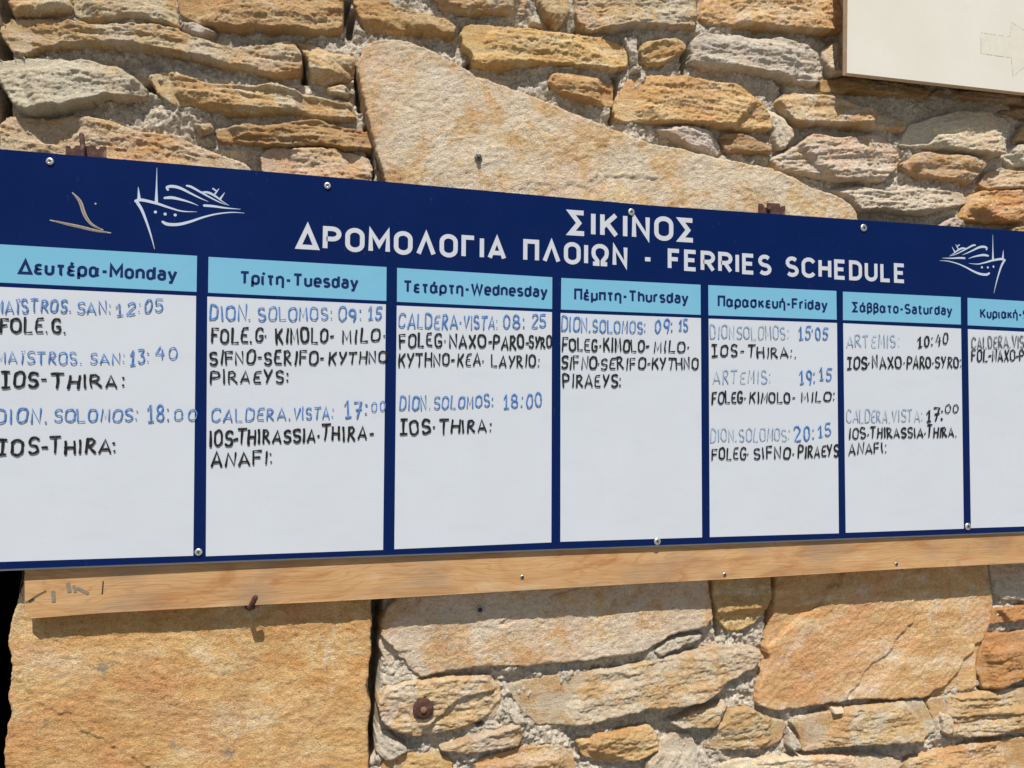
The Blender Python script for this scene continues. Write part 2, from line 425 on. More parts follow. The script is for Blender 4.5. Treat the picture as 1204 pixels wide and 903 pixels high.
# (region, face depth y, tone, kind, outline) ; tone: colour multiplier + grey amount
TONE = {'o': ((1.0,.98,.95), .22), 'O': ((1.03,.98,.90), .12), 't': ((1.0,.99,.97), .42), 'g': ((1.0,1.0,1.0), .95),
        'r': ((.95,.80,.70), .1), 'b': ((.78,.72,.66), .25), 'p': ((1.10,1.08,1.04), .55)}
STONES = [
 (R1,.055,'t','s',[(5,-60),(215,-60),(225,20),(190,30),(100,38),(30,42)]),
 (R1,.060,'t','s',[(226,-60),(545,-60),(572,40),(575,78),(500,70),(430,48),(340,62),(240,45),(224,20)]),
 (R1,.050,'o','s',[(555,-60),(1105,-60),(1110,95),(960,92),(860,88),(800,72),(760,85),(700,72),(640,60),(575,35)]),
 (R2,.055,'o','s',[(25,-60),(120,-60),(170,10),(240,35),(350,45),(380,75),(378,105),(280,95),(180,100),(90,92),(60,50)]),
 (R1,.045,'t','l',[(-18,75),(15,45),(70,38),(150,38),(215,55),(330,70),(440,65),(560,80),(620,110),(720,135),(850,130),(900,112),(945,115),(975,165),(970,220),(900,235),(840,220),(740,205),(640,180),(540,160),(420,140),(280,130),(150,130),(95,140),(55,165),(15,145),(-8,105)]),
 (R1,.060,'t','s',[(948,120),(1000,130),(1060,150),(1145,165),(1140,255),(1060,262),(1000,250),(988,190)]),
 (R1,.045,'g','s',[(-28,175),(60,168),(180,170),(300,185),(380,200),(430,240),(470,270),(470,300),(400,305),(330,300),(250,330),(180,345),(90,355),(45,345),(10,300),(-22,235)]),
 (R1,.050,'o','l',[(465,225),(530,215),(620,240),(700,265),(790,270),(880,262),(980,290),(1060,305),(1140,315),(1148,375),(1060,375),(960,355),(870,360),(760,360),(640,340),(540,320),(500,290)]),
 (R1,.055,'p','s',[(-18,390),(10,362),(80,365),(150,370),(230,360),(310,375),(380,395),(460,420),(560,430),(640,460),(730,495),(800,520),(815,600),(-20,600),(-14,460)]),
 (R1,.055,'b','l',[(685,405),(740,392),(860,398),(940,385),(1020,378),(1080,395),(1204,415),(1210,470),(1100,475),(1000,462),(900,465),(780,458),(700,445)]),
 (R1,.055,'p','s',[(835,480),(880,462),(960,470),(1050,468),(1130,480),(1190,500),(1205,545),(1190,640),(850,620),(838,540)]),
 (R2,.045,'t','f',[(55,190),(75,155),(110,128),(160,120),(220,130),(300,160),(380,205),(440,240),(540,275),(640,315),(740,355),(840,395),(900,420),(996,458),(1096,475),(1196,500),(1296,520),(1396,540),(1466,570),(1516,600),(1596,625),(1646,655),(1668,690),(1666,780),(160,640),(120,500),(95,400),(75,320),(60,250)]),
 (R2,.050,'o','s',[(395,90),(410,62),(500,65),(600,80),(680,95),(760,95),(850,105),(920,130),(940,160),(935,205),(880,222),(800,210),(700,205),(600,195),(520,205),(440,192),(425,150),(400,130)]),
 (R2,.055,'o','s',[(668,260),(680,222),(760,230),(850,245),(890,255),(888,335),(850,335),(780,310),(710,295)]),
 (R2,.050,'o','s',[(890,375),(895,320),(915,270),(930,245),(990,228),(1080,230),(1204,255),(1286,262),(1346,300),(1376,330),(1396,375),(1401,415),(1326,415),(1226,400),(1100,392)]),
 (R2,.050,'t','s',[(760,-60),(1160,-60),(1160,85),(1060,85),(960,75),(880,85),(800,88),(770,60)]),
 (R2,.055,'o','s',[(270,-60),(610,-60),(605,40),(560,40),(480,30),(400,35),(330,15)]),
 (R2,.060,'o','s',[(622,-60),(745,-60),(740,50),(700,88),(660,50)]),
 (R2,.058,'o','s',[(970,130),(1050,108),(1120,130),(1115,160),(1080,180),(1050,200),(1000,205),(975,185)]),
 (R3,.045,'g','s',[(140,120),(180,95),(260,98),(360,110),(440,108),(520,130),(560,165),(575,235),(550,265),(470,248),(380,225),(280,215),(190,205),(145,190)]),
 (R3,.050,'o','s',[(170,50),(190,-60),(640,-60),(640,95),(520,95),(400,85),(280,70),(200,65)]),
 (R3,.065,'t','s',[(560,150),(625,120),(650,160),(640,235),(590,240),(570,200)]),
 (R3,.065,'b','s',[(550,290),(560,250),(640,240),(780,260),(920,275),(905,310),(800,305),(700,295)]),
 (R3,.065,'b','s',[(920,300),(940,275),(1050,285),(1290,315),(1290,345),(1130,325)]),
 (R3,.045,'t','s',[(425,310),(460,285),(560,290),(620,310),(690,340),(790,355),(840,380),(835,415),(780,415),(680,400),(560,395),(470,395),(440,350)]),
 (R3,.045,'g','s',[(820,455),(850,395),(920,370),(1000,350),(1080,355),(1160,370),(1190,385),(1160,440),(1140,500),(1060,490),(960,470),(860,462)]),
 (R3,.045,'p','l',[(405,500),(480,460),(540,420),(620,435),(700,425),(760,420),(800,450),(825,480),(820,530),(770,575),(700,580),(600,575),(500,550),(420,540)]),
 (R3,.065,'b','s',[(230,440),(250,420),(330,432),(402,440),(402,488),(330,490),(250,485)]),
 (R3,.060,'g','s',[(10,405),(60,395),(140,400),(210,415),(240,460),(235,495),(150,475),(80,440)]),
 (R3,.055,'t','s',[(825,525),(880,480),(960,490),(1060,500),(1100,520),(1070,560),(1040,590),(960,575),(880,560)]),
 (R3,.058,'t','s',[(1100,545),(1150,540),(1280,555),(1280,600),(1120,608),(1075,590)]),
 (R3,.058,'o','s',[(1178,450),(1204,395),(1290,380),(1290,448),(1195,453)]),
 (R3,.055,'g','s',[(1140,500),(1170,462),(1290,458),(1290,530),(1180,525)]),
 (R3,.050,'r','s',[(1040,640),(1060,612),(1280,604),(1290,715),(1100,712),(1015,700)]),
 (R3,.048,'g','l',[(590,600),(680,595),(780,610),(860,600),(950,605),(1030,610),(1045,650),(980,665),(900,690),(820,685),(740,668),(680,680),(650,640)]),
 (R3,.055,'g','s',[(920,730),(990,692),(1030,720),(1030,770),(910,760)]),
 (R3,.060,'o','s',[(1140,745),(1190,725),(1290,732),(1290,790),(1130,790)]),
 # below the board
 (R7,.052,'O','f',[(10,800),(30,740),(18,680),(35,600),(22,480),(45,380),(70,320),(85,200),(1200,190),(1200,250),(1195,420),(1190,600),(1177,640),(1195,700),(1185,780),(1190,860),(1190,1010),(0,1010),(10,870)]),
 (R8,.066,'t','f',[(130,430),(150,390),(185,350),(200,220),(1180,200),(1190,330),(1204,420),(1180,455),(1100,470),(1060,480),(1000,520),(960,540),(900,545),(800,560),(700,570),(600,580),(500,580),(400,585),(300,605),(260,615),(200,620),(150,580),(125,520)]),
 (R8,.060,'t','s',[(118,700),(140,650),(200,630),(330,615),(490,612),(520,650),(535,720),(520,745),(440,770),(330,800),(250,808),(180,790),(135,760)]),
 (R8,.060,'t','s',[(545,650),(600,630),(720,610),(800,600),(900,590),(1000,560),(1100,545),(1200,520),(1296,513),(1356,525),(1378,550),(1336,590),(1246,640),(1166,690),(1076,710),(1000,715),(900,740),(800,770),(700,775),(640,775),(600,740),(560,690)]),
 (R9,.070,'o','s',[(182,200),(400,200),(396,340),(385,400),(340,450),(290,470),(250,465),(220,420),(205,360)]),
 (R9,.078,'O','f',[(388,480),(402,400),(404,200),(1085,190),(1100,340),(1108,370),(1100,430),(1080,490),(1060,560),(1060,655),(960,665),(880,680),(780,685),(680,685),(560,700),(480,715),(400,722),(345,700),(350,640),(385,560),(380,520)]),
 (R9,.086,'g','s',[(1092,190),(1290,180),(1290,370),(1112,365)]),
 (R9,.078,'r','s',[(1098,447),(1112,390),(1290,378),(1290,425),(1200,432)]),
 (R9,.070,'r','s',[(1075,540),(1095,480),(1290,460),(1290,612),(1200,622),(1110,655),(1088,660),(1065,600)]),
 (R9,.068,'t','l',[(905,695),(960,678),(1060,667),(1204,650),(1290,650),(1290,790),(1204,797),(1060,805),(970,812),(930,775)]),
 (R9,.066,'t','s',[(465,760),(560,735),(700,710),(860,690),(898,692),(925,750),(938,790),(860,820),(740,830),(640,835),(560,850),(500,862),(490,800)]),
 (R9,.072,'t','s',[(180,840),(220,780),(270,718),(330,710),(380,740),(450,760),(440,820),(390,845),(300,850),(220,855)]),
 (R9,.066,'t','s',[(65,765),(150,718),(250,692),(265,710),(240,760),(200,780),(110,782)]),
 (R8,.066,'o','s',[(765,820),(820,795),(920,780),(1000,770),(1030,800),(1040,850),(980,880),(890,895),(830,893),(780,870)]),
 (R8,.064,'t','s',[(315,850),(400,815),(500,785),(580,760),(600,800),(580,840),(500,850),(400,868)]),
 (R8,.066,'o','s',[(440,890),(520,860),(620,840),(700,830),(760,860),(770,1010),(430,1010)]),
 (R8,.070,'o','s',[(140,880),(200,865),(300,860),(370,880),(365,1010),(120,1010)]),
 (R9,.070,'g','s',[(-5,900),(40,840),(90,795),(140,800),(165,850),(170,1010),(-20,1010)]),
 (R9,.072,'p','s',[(200,905),(300,882),(420,872),(600,867),(815,872),(825,1010),(200,1010)]),
 (R9,.064,'o','s',[(840,882),(960,852),(1080,827),(1204,812),(1290,812),(1290,1010),(840,1010)]),
 (R8,.072,'g','s',[(115,800),(150,785),(230,850),(150,885),(115,860)]),
 (R8,.070,'g','s',[(535,720),(560,710),(620,770),(560,772)]),
 (R1,.060,'t','s',[(1050,275),(1100,265),(1140,290),(1120,308),(1060,297)]),
 (R1,.062,'g','s',[(582,52),(640,72),(700,96),(650,110),(585,88)]),
 (R1,.066,'t','s',[(615,395),(680,388),(690,420),(640,428)]),
 (R2,.062,'g','s',[(912,112),(958,104),(965,190),(942,202)]),
 (R2,.062,'g','s',[(940,212),(975,206),(972,226),(942,230)]),
 (R3,.062,'g','s',[(385,345),(420,350),(470,432),(440,482),(410,470)]),
 (R2,.064,'t','s',[(606,42),(640,62),(665,92),(612,78)]),
 (R3,.066,'b','s',[(1130,350),(1204,342),(1290,352),(1290,378),(1200,380)]),
 (R9,.068,'t','s',[(940,728),(985,742),(980,790),(948,800)]),
 (R9,.072,'g','s',[(455,768),(492,830),(488,856),(450,842)]),
 (R9,.072,'p','s',[(590,712),(630,710),(626,730),(595,733)]),
 (R8,.074,'g','s',[(1000,528),(1060,490),(1150,472),(1190,478),(1100,520),(1030,548)]),
 (R2,.066,'g','s',[(640,205),(740,215),(800,225),(700,222)]),
]
STEPS = {37: [(R7, [(10,600),(90,650),(150,715),(210,720),(300,800),(360,830),(420,865)], -1, .0035, .40)],
         38: [(R8, [(120,440),(160,520),(240,590),(275,620)], -1, .022, .08)],
         39: [(R8, [(250,812),(300,750),(370,690),(450,655),(545,650)], -1, .012, .10)],
         42: [(R9, [(880,690),(900,660),(980,620),(1010,560),(1100,470)], -1, .014, .12), (R9, [(630,700),(660,640),(700,590),(760,540),(830,450)], -1, .006, .05),
              (R9, [(395,500),(470,440),(540,380),(640,270)], 1, .010, .10)],
         11: [(R2, [(640,600),(780,600),(830,560),(1000,570)], -1, .003, .06)]}
def build_stone(i, reg, yf, tone, kind, poly):
    P = [at(x/S+reg[0], y/S+reg[1], yf) for x, y in poly]
    P = chaikin(P, 1)
    xs = [p[0] for p in P]; zs = [p[1] for p in P]
    x0, x1, z0, z1 = min(xs)-.015, max(xs)+.015, min(zs)-.015, max(zs)+.015
    st = .0027 if kind != 'f' else .0033
    X, Z = np.meshgrid(np.arange(x0, x1+st, st), np.arange(z0, z1+st, st))
    sd = 100+i*37
    d = sdist(X, Z, P)
    d = d + .0035*fbm(X*28, Z*28, sd, 3) + .0012*pn(X*150, Z*150, sd+5)
    cx, cz = (min(xs)+max(xs))/2, (min(zs)+max(zs))/2; hx, hz = (max(xs)-min(xs))/2, (max(zs)-min(zs))/2
    r_ = random.Random(sd)
    # long axis of the outline for the bedding planes
    A = np.array(P)-np.mean(P, 0); _, _, vt = np.linalg.svd(A, full_matrices=False)
    ang = math.atan2(vt[0][1], vt[0][0])
    ang = (ang+math.pi/2) % math.pi - math.pi/2
    if kind == 'f': ang = math.radians({37: -12, 42: 36}.get(i, 14))
    ca, sa = math.cos(ang), math.sin(ang)
    U = (X-cx)*ca+(Z-cz)*sa; V = -(X-cx)*sa+(Z-cz)*ca
    h = np.zeros_like(X)
    size = min(hx, hz)
    rr = {'f': .007, 's': min(.007, size*.4), 'l': min(.007, size*.4)}[kind]
    t = np.clip(d/rr, 0, 1)
    edge = 1-np.sqrt(np.clip(1-(1-t)**2, 0, 1))             # 0 on the face .. 1 at the edge
    drop = {'f': .014, 's': .018, 'l': .020}[kind]
    h -= edge*drop
    if kind != 'f':
        # cleft facets: broken planes lean back towards the rim
        hh = np.zeros_like(X)
        for k in range(9):
            a = r_.uniform(0, 2*math.pi); sl_ = r_.choice((.25,.4,.6,.9,1.3))*r_.uniform(.8,1.2)
            nx, nz = math.cos(a), math.sin(a)*1.0
            ext = abs(nx)*hx+abs(nz)*hz
            pos = r_.uniform(.3, .95)*ext
            wob = .004*fbm(X*14, Z*14, sd+k*3, 3)
            hh = np.minimum(hh, -sl_*((X-cx)*nx+(Z-cz)*nz-pos+wob))
        h += np.maximum(hh, -.024)
        tl = r_.uniform(-.12, .12); tl2 = r_.uniform(-.05, .22)
        h += tl*(X-cx)*.5 - np.clip(tl2*(Z-cz), -.014, .014)
    # bedding terraces
    amp = {'f': .0022, 's': .0052, 'l': .0078}[kind]; fz = {'f': 5, 's': 20, 'l': 28}[kind]
    q = fbm(U*3.2, V*fz, sd+40, 4, .55)*2.6
    fl = np.floor(q); fr = q-fl
    ter = fl+np.clip((fr-.86)/.14, 0, 1)
    h += amp*(.6*ter+.4*q)*.62*np.clip(d/.010, 0, 1)
    # cracks
    if kind == 'l' or i == 38:
        cr = np.abs(fbm(U*2.0+.3*pn(U*6, V*6, sd+9), V*4.5, sd+60, 3, .45))
        msk = np.clip(fbm(X*3, Z*3, sd+66, 2)*2.2, 0, 1)
        h -= .007*np.clip(1-cr/.022, 0, 1)*msk
    # broken steps and clefts seen in the photograph
    for reg2, line, side, dep, w_ in STEPS.get(i, ()):
        Lp = [at(x/S+reg2[0], y/S+reg2[1], yf) for x, y in line]
        best = np.full(X.shape, 1e9); sg_ = np.zeros(X.shape)
        xx = X+.013*fbm(X*16, Z*16, sd+7, 4); zz = Z+.013*fbm(X*18, Z*18, sd+8, 3)
        for (ax, az), (bx, bz) in zip(Lp[:-1], Lp[1:]):
            ex, ez = bx-ax, bz-az; t_ = np.clip(((xx-ax)*ex+(zz-az)*ez)/(ex*ex+ez*ez), 0, 1)
            d2 = np.hypot(xx-ax-t_*ex, zz-az-t_*ez); cr_ = ex*(zz-az)-ez*(xx-ax)
            up_ = d2 < best; best = np.where(up_, d2, best); sg_ = np.where(up_, np.sign(cr_), sg_)
        if side:
            h -= dep*np.where(sg_*side > 0, np.clip(best/.004, 0, 1)*np.clip(1.25-best/w_, 0, 1), 0)
        h -= (.0035 if i != 37 else .0008)*np.clip(1-best/.003, 0, 1)*np.clip(.3+fbm(X*9, Z*9, sd+12, 3)*1.6, 0, 1)
    # rough skin
    g = .9 if kind != 'f' else .55
    h += g*(.0050*fbm(X*11, Z*11, sd+80, 3) + .0034*fbm(U*45, V*80, sd+90, 4, .6) + .0019*fbm(X*160, Z*160, sd+95, 2))
    lim = -(.100-yf)*.55
    h = np.where(h < lim, lim+(h-lim)*.15, h)
    Yv = yf - h
    side = np.clip(-d/.004, 0, 1)
    Yv = np.where(d <= 0, yf+drop+side*.16, np.minimum(Yv, yf+.06))
    kv = d > -.0045
    keep = kv[:-1,:-1] & kv[1:,:-1] & kv[:-1,1:] & kv[1:,1:]
    v, qd = grid_mesh(X, Yv, Z, keep)
    o = fast_obj('stone', v, qd, {37: M_BLOCK, 42: M_RUSTY, 11: M_SLAB, 38: M_SLAB}.get(i, M_STONE), wall)
    cm, gr = TONE[tone]
    jit = r_.uniform(.90, 1.10) if kind != 'f' else 1.08
    o.color = (min(cm[0]*jit, 1.2), cm[1]*jit*r_.uniform(.97, 1.02), cm[2]*jit*r_.uniform(.94, 1.04), min(1, max(0, gr+r_.uniform(-.1, .1))))
    return o
stones = []
for i, (reg, yf, tone, kind, poly) in enumerate(STONES):
    stones.append(build_stone(i, reg, yf, tone, kind, poly))
LAB = {11: 'huge pale granular slab sloping down to the right', 37: 'very large ochre block under the batten', 42: 'large rust-orange block with diagonal cracks',
       39: 'grey stone drilled for the rusty washer', 27: 'dark brown stone wedged in the joint'}
for k, t in LAB.items(): stones[k]['label'] = t

# mortar face
CREV = [((445,700),(436,890),.010,.14),((413,14),(411,38),.008,.08),((419,80),(424,128),.006,.08),((432,150),(438,205),.006,.08),((548,75),(556,70),.006,.05),
        ((541,800),(565,852),.007,.08),((913,690),(905,760),.005,.08),((690,30),(678,36),.006,.05),((399,30),(408,0),.008,.06),((806,60),(806,82),.010,.06),
        ((175,100),(205,112),.008,.06),((352,55),(358,92),.006,.08),((1160,745),(1158,812),.006,.05),((725,90),(720,142),.006,.05),((915,70),(930,130),.007,.06),((836,690),(848,750),.007,.06)]
def mortar_y(X, Z):
    y = YM - .008 + .012*np.clip((X-1.5)/.4, 0, 1)*np.clip((1.5-Z)/.2, 0, 1) + .020*fbm(X*5, Z*6, 3, 3) + .009*fbm(X*26, Z*26, 31, 3, .6)
    lump = np.abs(fbm(X*42, Z*42, 51, 3, .6))
    y = y - .010*(lump-.35) + .004*fbm(X*150, Z*150, 71, 2, .6)
    for a, b, wd, dp in CREV:
        ax, az = at(*a, .08); bx, bz = at(*b, .08); ex, ez = bx-ax, bz-az; L = ex*ex+ez*ez
        t = np.clip(((X-ax)*ex+(Z-az)*ez)/L, 0, 1)
        dd = np.sqrt((X-ax-t*ex)**2+(Z-az-t*ez)**2)
        y = y + dp*np.clip(1-(dd/(wd*1.6))**2, 0, 1)
    return np.maximum(y, .070+.010*np.clip((X-1.5)/.4, 0, 1)*np.clip((1.5-Z)/.2, 0, 1)+.004*fbm(X*60, Z*60, 81, 3))
xa, za = at(1260, 960, .09); xb, zb_ = at(1260, -60, .09)
st = .0042
X, Z = np.meshgrid(np.arange(XC-.05, xb+.35, st), np.arange(za-.02, zb_+.16, st))
keep = np.ones((X.shape[0]-1, X.shape[1]-1), bool)
hz0, hz1 = ZB+.05, ZB+.62                                   # nothing shows behind the board
zc = Z[:-1, :-1]; keep &= X[:-1, :-1] > xc(zc)+.012; keep &= ~((zc > hz0) & (zc < hz1) & (X[:-1, :-1] > .35))
v, qd = grid_mesh(X, mortar_y(X, Z), Z, keep)
fast_obj('mortar', v, qd, M_MORTAR, wall)
# the body of the wall behind it, with the doorway reveal
mb = MB(); mb.prism([(XC+.012, 0), (XR, 0), (XR, ZT), (XC+.012, ZT)], .30, .75)
# coursed rubble beyond the photograph: heightfield of jittered courses
def surround(x0, x1, z0, z1, seed):
    stp = .012
    X, Z = np.meshgrid(np.arange(x0, x1, stp), np.arange(z0, z1, stp))
    zz = Z + .02*fbm(X*2.5, Z*2.5, seed, 2); rh = .125
    row = np.floor(zz/rh); fz = (zz/rh-row)*rh
    ln = .26+.18*_h(row, row*0, seed+3)
    xs = X + _h(row, row*0+5, seed)*.7 + .02*fbm(X*4, Z*8, seed+4, 2)
    cel = np.floor(xs/ln); fx = (xs/ln-cel)*ln
    d = np.minimum(np.minimum(fz, rh-fz), np.minimum(fx, ln-fx))-.010
    h = .04*np.clip(d/.018, 0, 1)**.5 + .012*(_h(cel, row, seed+9)-.5)*(d > 0)
    y = .105-h-.008*fbm(X*12, Z*20, seed+11, 4)
    return grid_mesh(X, y, Z, np.ones((X.shape[0]-1, X.shape[1]-1), bool))
mb.build('wall_core', M_MORTAR, wall)
for k, (a, b, c, d) in enumerate([(XC+.01, XR, 0.0, za-.02), (XC+.01, XR, zb_+.16, ZT), (xb+.35, XR, za-.02, zb_+.16)]):
    v, qd = surround(a, b, c, d, 900+k*50)
    o = fast_obj('rubble_courses', v, qd, M_STONE, wall); o.color = (1, .98, .94, .45)
# returned face of the corner
X, Z = np.meshgrid(np.arange(0.09, .76, .02), np.arange(0, ZT, .02))
v, qd = grid_mesh(xc(Z)+.008+.01*fbm(X*9, Z*9, 77, 3), X, Z, np.ones((X.shape[0]-1, X.shape[1]-1), bool))
fast_obj('reveal', v[:, [0, 1, 2]], qd, M_MORTAR, wall)

# dark room beyond the corner, seen through the open doorway
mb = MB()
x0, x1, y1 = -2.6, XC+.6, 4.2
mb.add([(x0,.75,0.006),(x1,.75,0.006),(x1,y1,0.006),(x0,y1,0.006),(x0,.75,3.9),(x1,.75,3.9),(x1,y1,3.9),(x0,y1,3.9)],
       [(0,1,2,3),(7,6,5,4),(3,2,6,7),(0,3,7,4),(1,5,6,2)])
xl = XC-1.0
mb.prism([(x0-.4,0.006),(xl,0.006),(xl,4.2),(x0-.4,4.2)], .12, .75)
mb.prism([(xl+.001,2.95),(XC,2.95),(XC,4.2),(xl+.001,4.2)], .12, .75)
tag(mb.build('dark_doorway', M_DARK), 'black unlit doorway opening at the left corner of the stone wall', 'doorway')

# ------------------------------------------------------------------ ferry board
PIT, GAP = .4512, .026
def uv2w(u, v): return (u, v+ZB)
board = empty('schedule_board', (1.6, 0, ZB-.02), 'long navy ferry timetable board with seven white day panels and handwritten sailings', 'notice board')
topE = [at(0, 174.7), at(440, 212), at(764, 241), at(1204, 271.6)]
botE = [at(0, 671.7), at(400, 656.7), at(840, 640.6), at(1204, 626.7)]
XL, XRB = -.035, 7*PIT+.035
def lin(p, q, x): return (x, p[1]+(q[1]-p[1])*(x-p[0])/(q[0]-p[0]))
top = [lin(topE[0], topE[1], XL)]+topE[:]+[lin(topE[0], topE[3], XRB)]
bot = [lin(botE[0], botE[1], XL)]+botE[:]+[lin(botE[0], botE[3], XRB)]
pl = bot + top[::-1]
mb = MB(); mb.prism([(x, z+.0045) for x, z in bot]+[(x, z-.001) for x, z in top[::-1]], 0, .0035)
navy = mb.build('printed_sheet', M_NAVY, board)
mb = MB(); mb.prism(pl, .0036, .0095); mb.build('backing_sheet', M_EDGE, board)

TOPP = {'R0':(231.7,300.8),'L1':(245.2,302),'R1':(454.5,314),'L2':(466.9,315),'R2':(649.3,326),'L3':(659.9,326.8),'R3':(823.6,334.8),'L4':(832.7,335.2),'R4':(983.3,342.1),'L5':(991,342.9),'R5':(1129.5,349.4),'L6':(1137.5,350.2)}
HB = {'R0':(231.1,343.2),'L1':(244.7,344.2),'R1':(454.2,353.8),'L2':(466.7,354.8),'R2':(649.1,363.4),'L3':(659.5,363.9),'R3':(823.8,370.2),'L4':(832.9,370.7),'R4':(983.7,375.9),'L5':(991.1,376.3),'R5':(1129.7,381.6),'L6':(1137.7,382.4)}
WT = {'R0':(230.6,348),'L1':(243.8,348.7),'R1':(453.7,357.9),'L2':(466.5,359.3),'R2':(648.9,367),'L3':(659.1,368),'R3':(824,374),'L4':(833.1,374.7),'R4':(984,379.8),'L5':(991.3,380.1),'R5':(1129.9,386.4),'L6':(1137.9,387)}
WB = {'R0':(227.3,653.4),'L1':(242,654),'R1':(450.4,646.5),'L2':(463.6,645.7),'R2':(648.2,637.7),'L3':(658.8,637),'R3':(825.4,631.8),'L4':(834.5,631.5),'R4':(986.2,627),'L5':(994.3,626.4),'R5':(1133.1,621.6),'L6':(1141.5,620.9)}
def corner(T, key):
    if key in T: return at(*T[key])
    # beyond the frame: mirror the panel's other side by the panel width
    if key == 'L0': x, z = at(*T['R0']); return (x-(PIT-GAP), z+.002)
    if key == 'R6': x, z = at(*T['L6']); return (x+(PIT-GAP), z-.002)

# ---- lettering skeletons (cap height 1, x-height .72)
def A(cx, cy, rx, ry, a0, a1, n=9):
    return [(cx+rx*math.cos(math.radians(a0+(a1-a0)*i/n)), cy+ry*math.sin(math.radians(a0+(a1-a0)*i/n))) for i in range(n+1)]
def oval(wd, h, r): return ['c']+A(wd/2, h-r, wd/2, r, 0, 180)+A(wd/2, r, wd/2, r, 180, 360)
bowlP = [(0,0),(0,1),(.28,1)]+A(.28,.74,.26,.26,90,-90)[1:]+[(0.05,.48)]
Sg = A(.26,.745,.25,.255,35,270)+A(.26,.245,.26,.245,90,-145)[1:]
nArch = [(0,.40)]+A(.21,.48,.21,.24,180,0)+[(.42,0)]
uCup = [(0,.72),(0,.22)]+A(.21,.22,.21,.22,180,360)[1:]+[(.42,.72)]
dBowl = ['c']+A(.19,.50,.19,.22,0,180)+A(.19,.22,.19,.22,180,360)
epsi = A(.21,.54,.18,.18,40,270)+A(.21,.18,.21,.18,90,320)[1:]
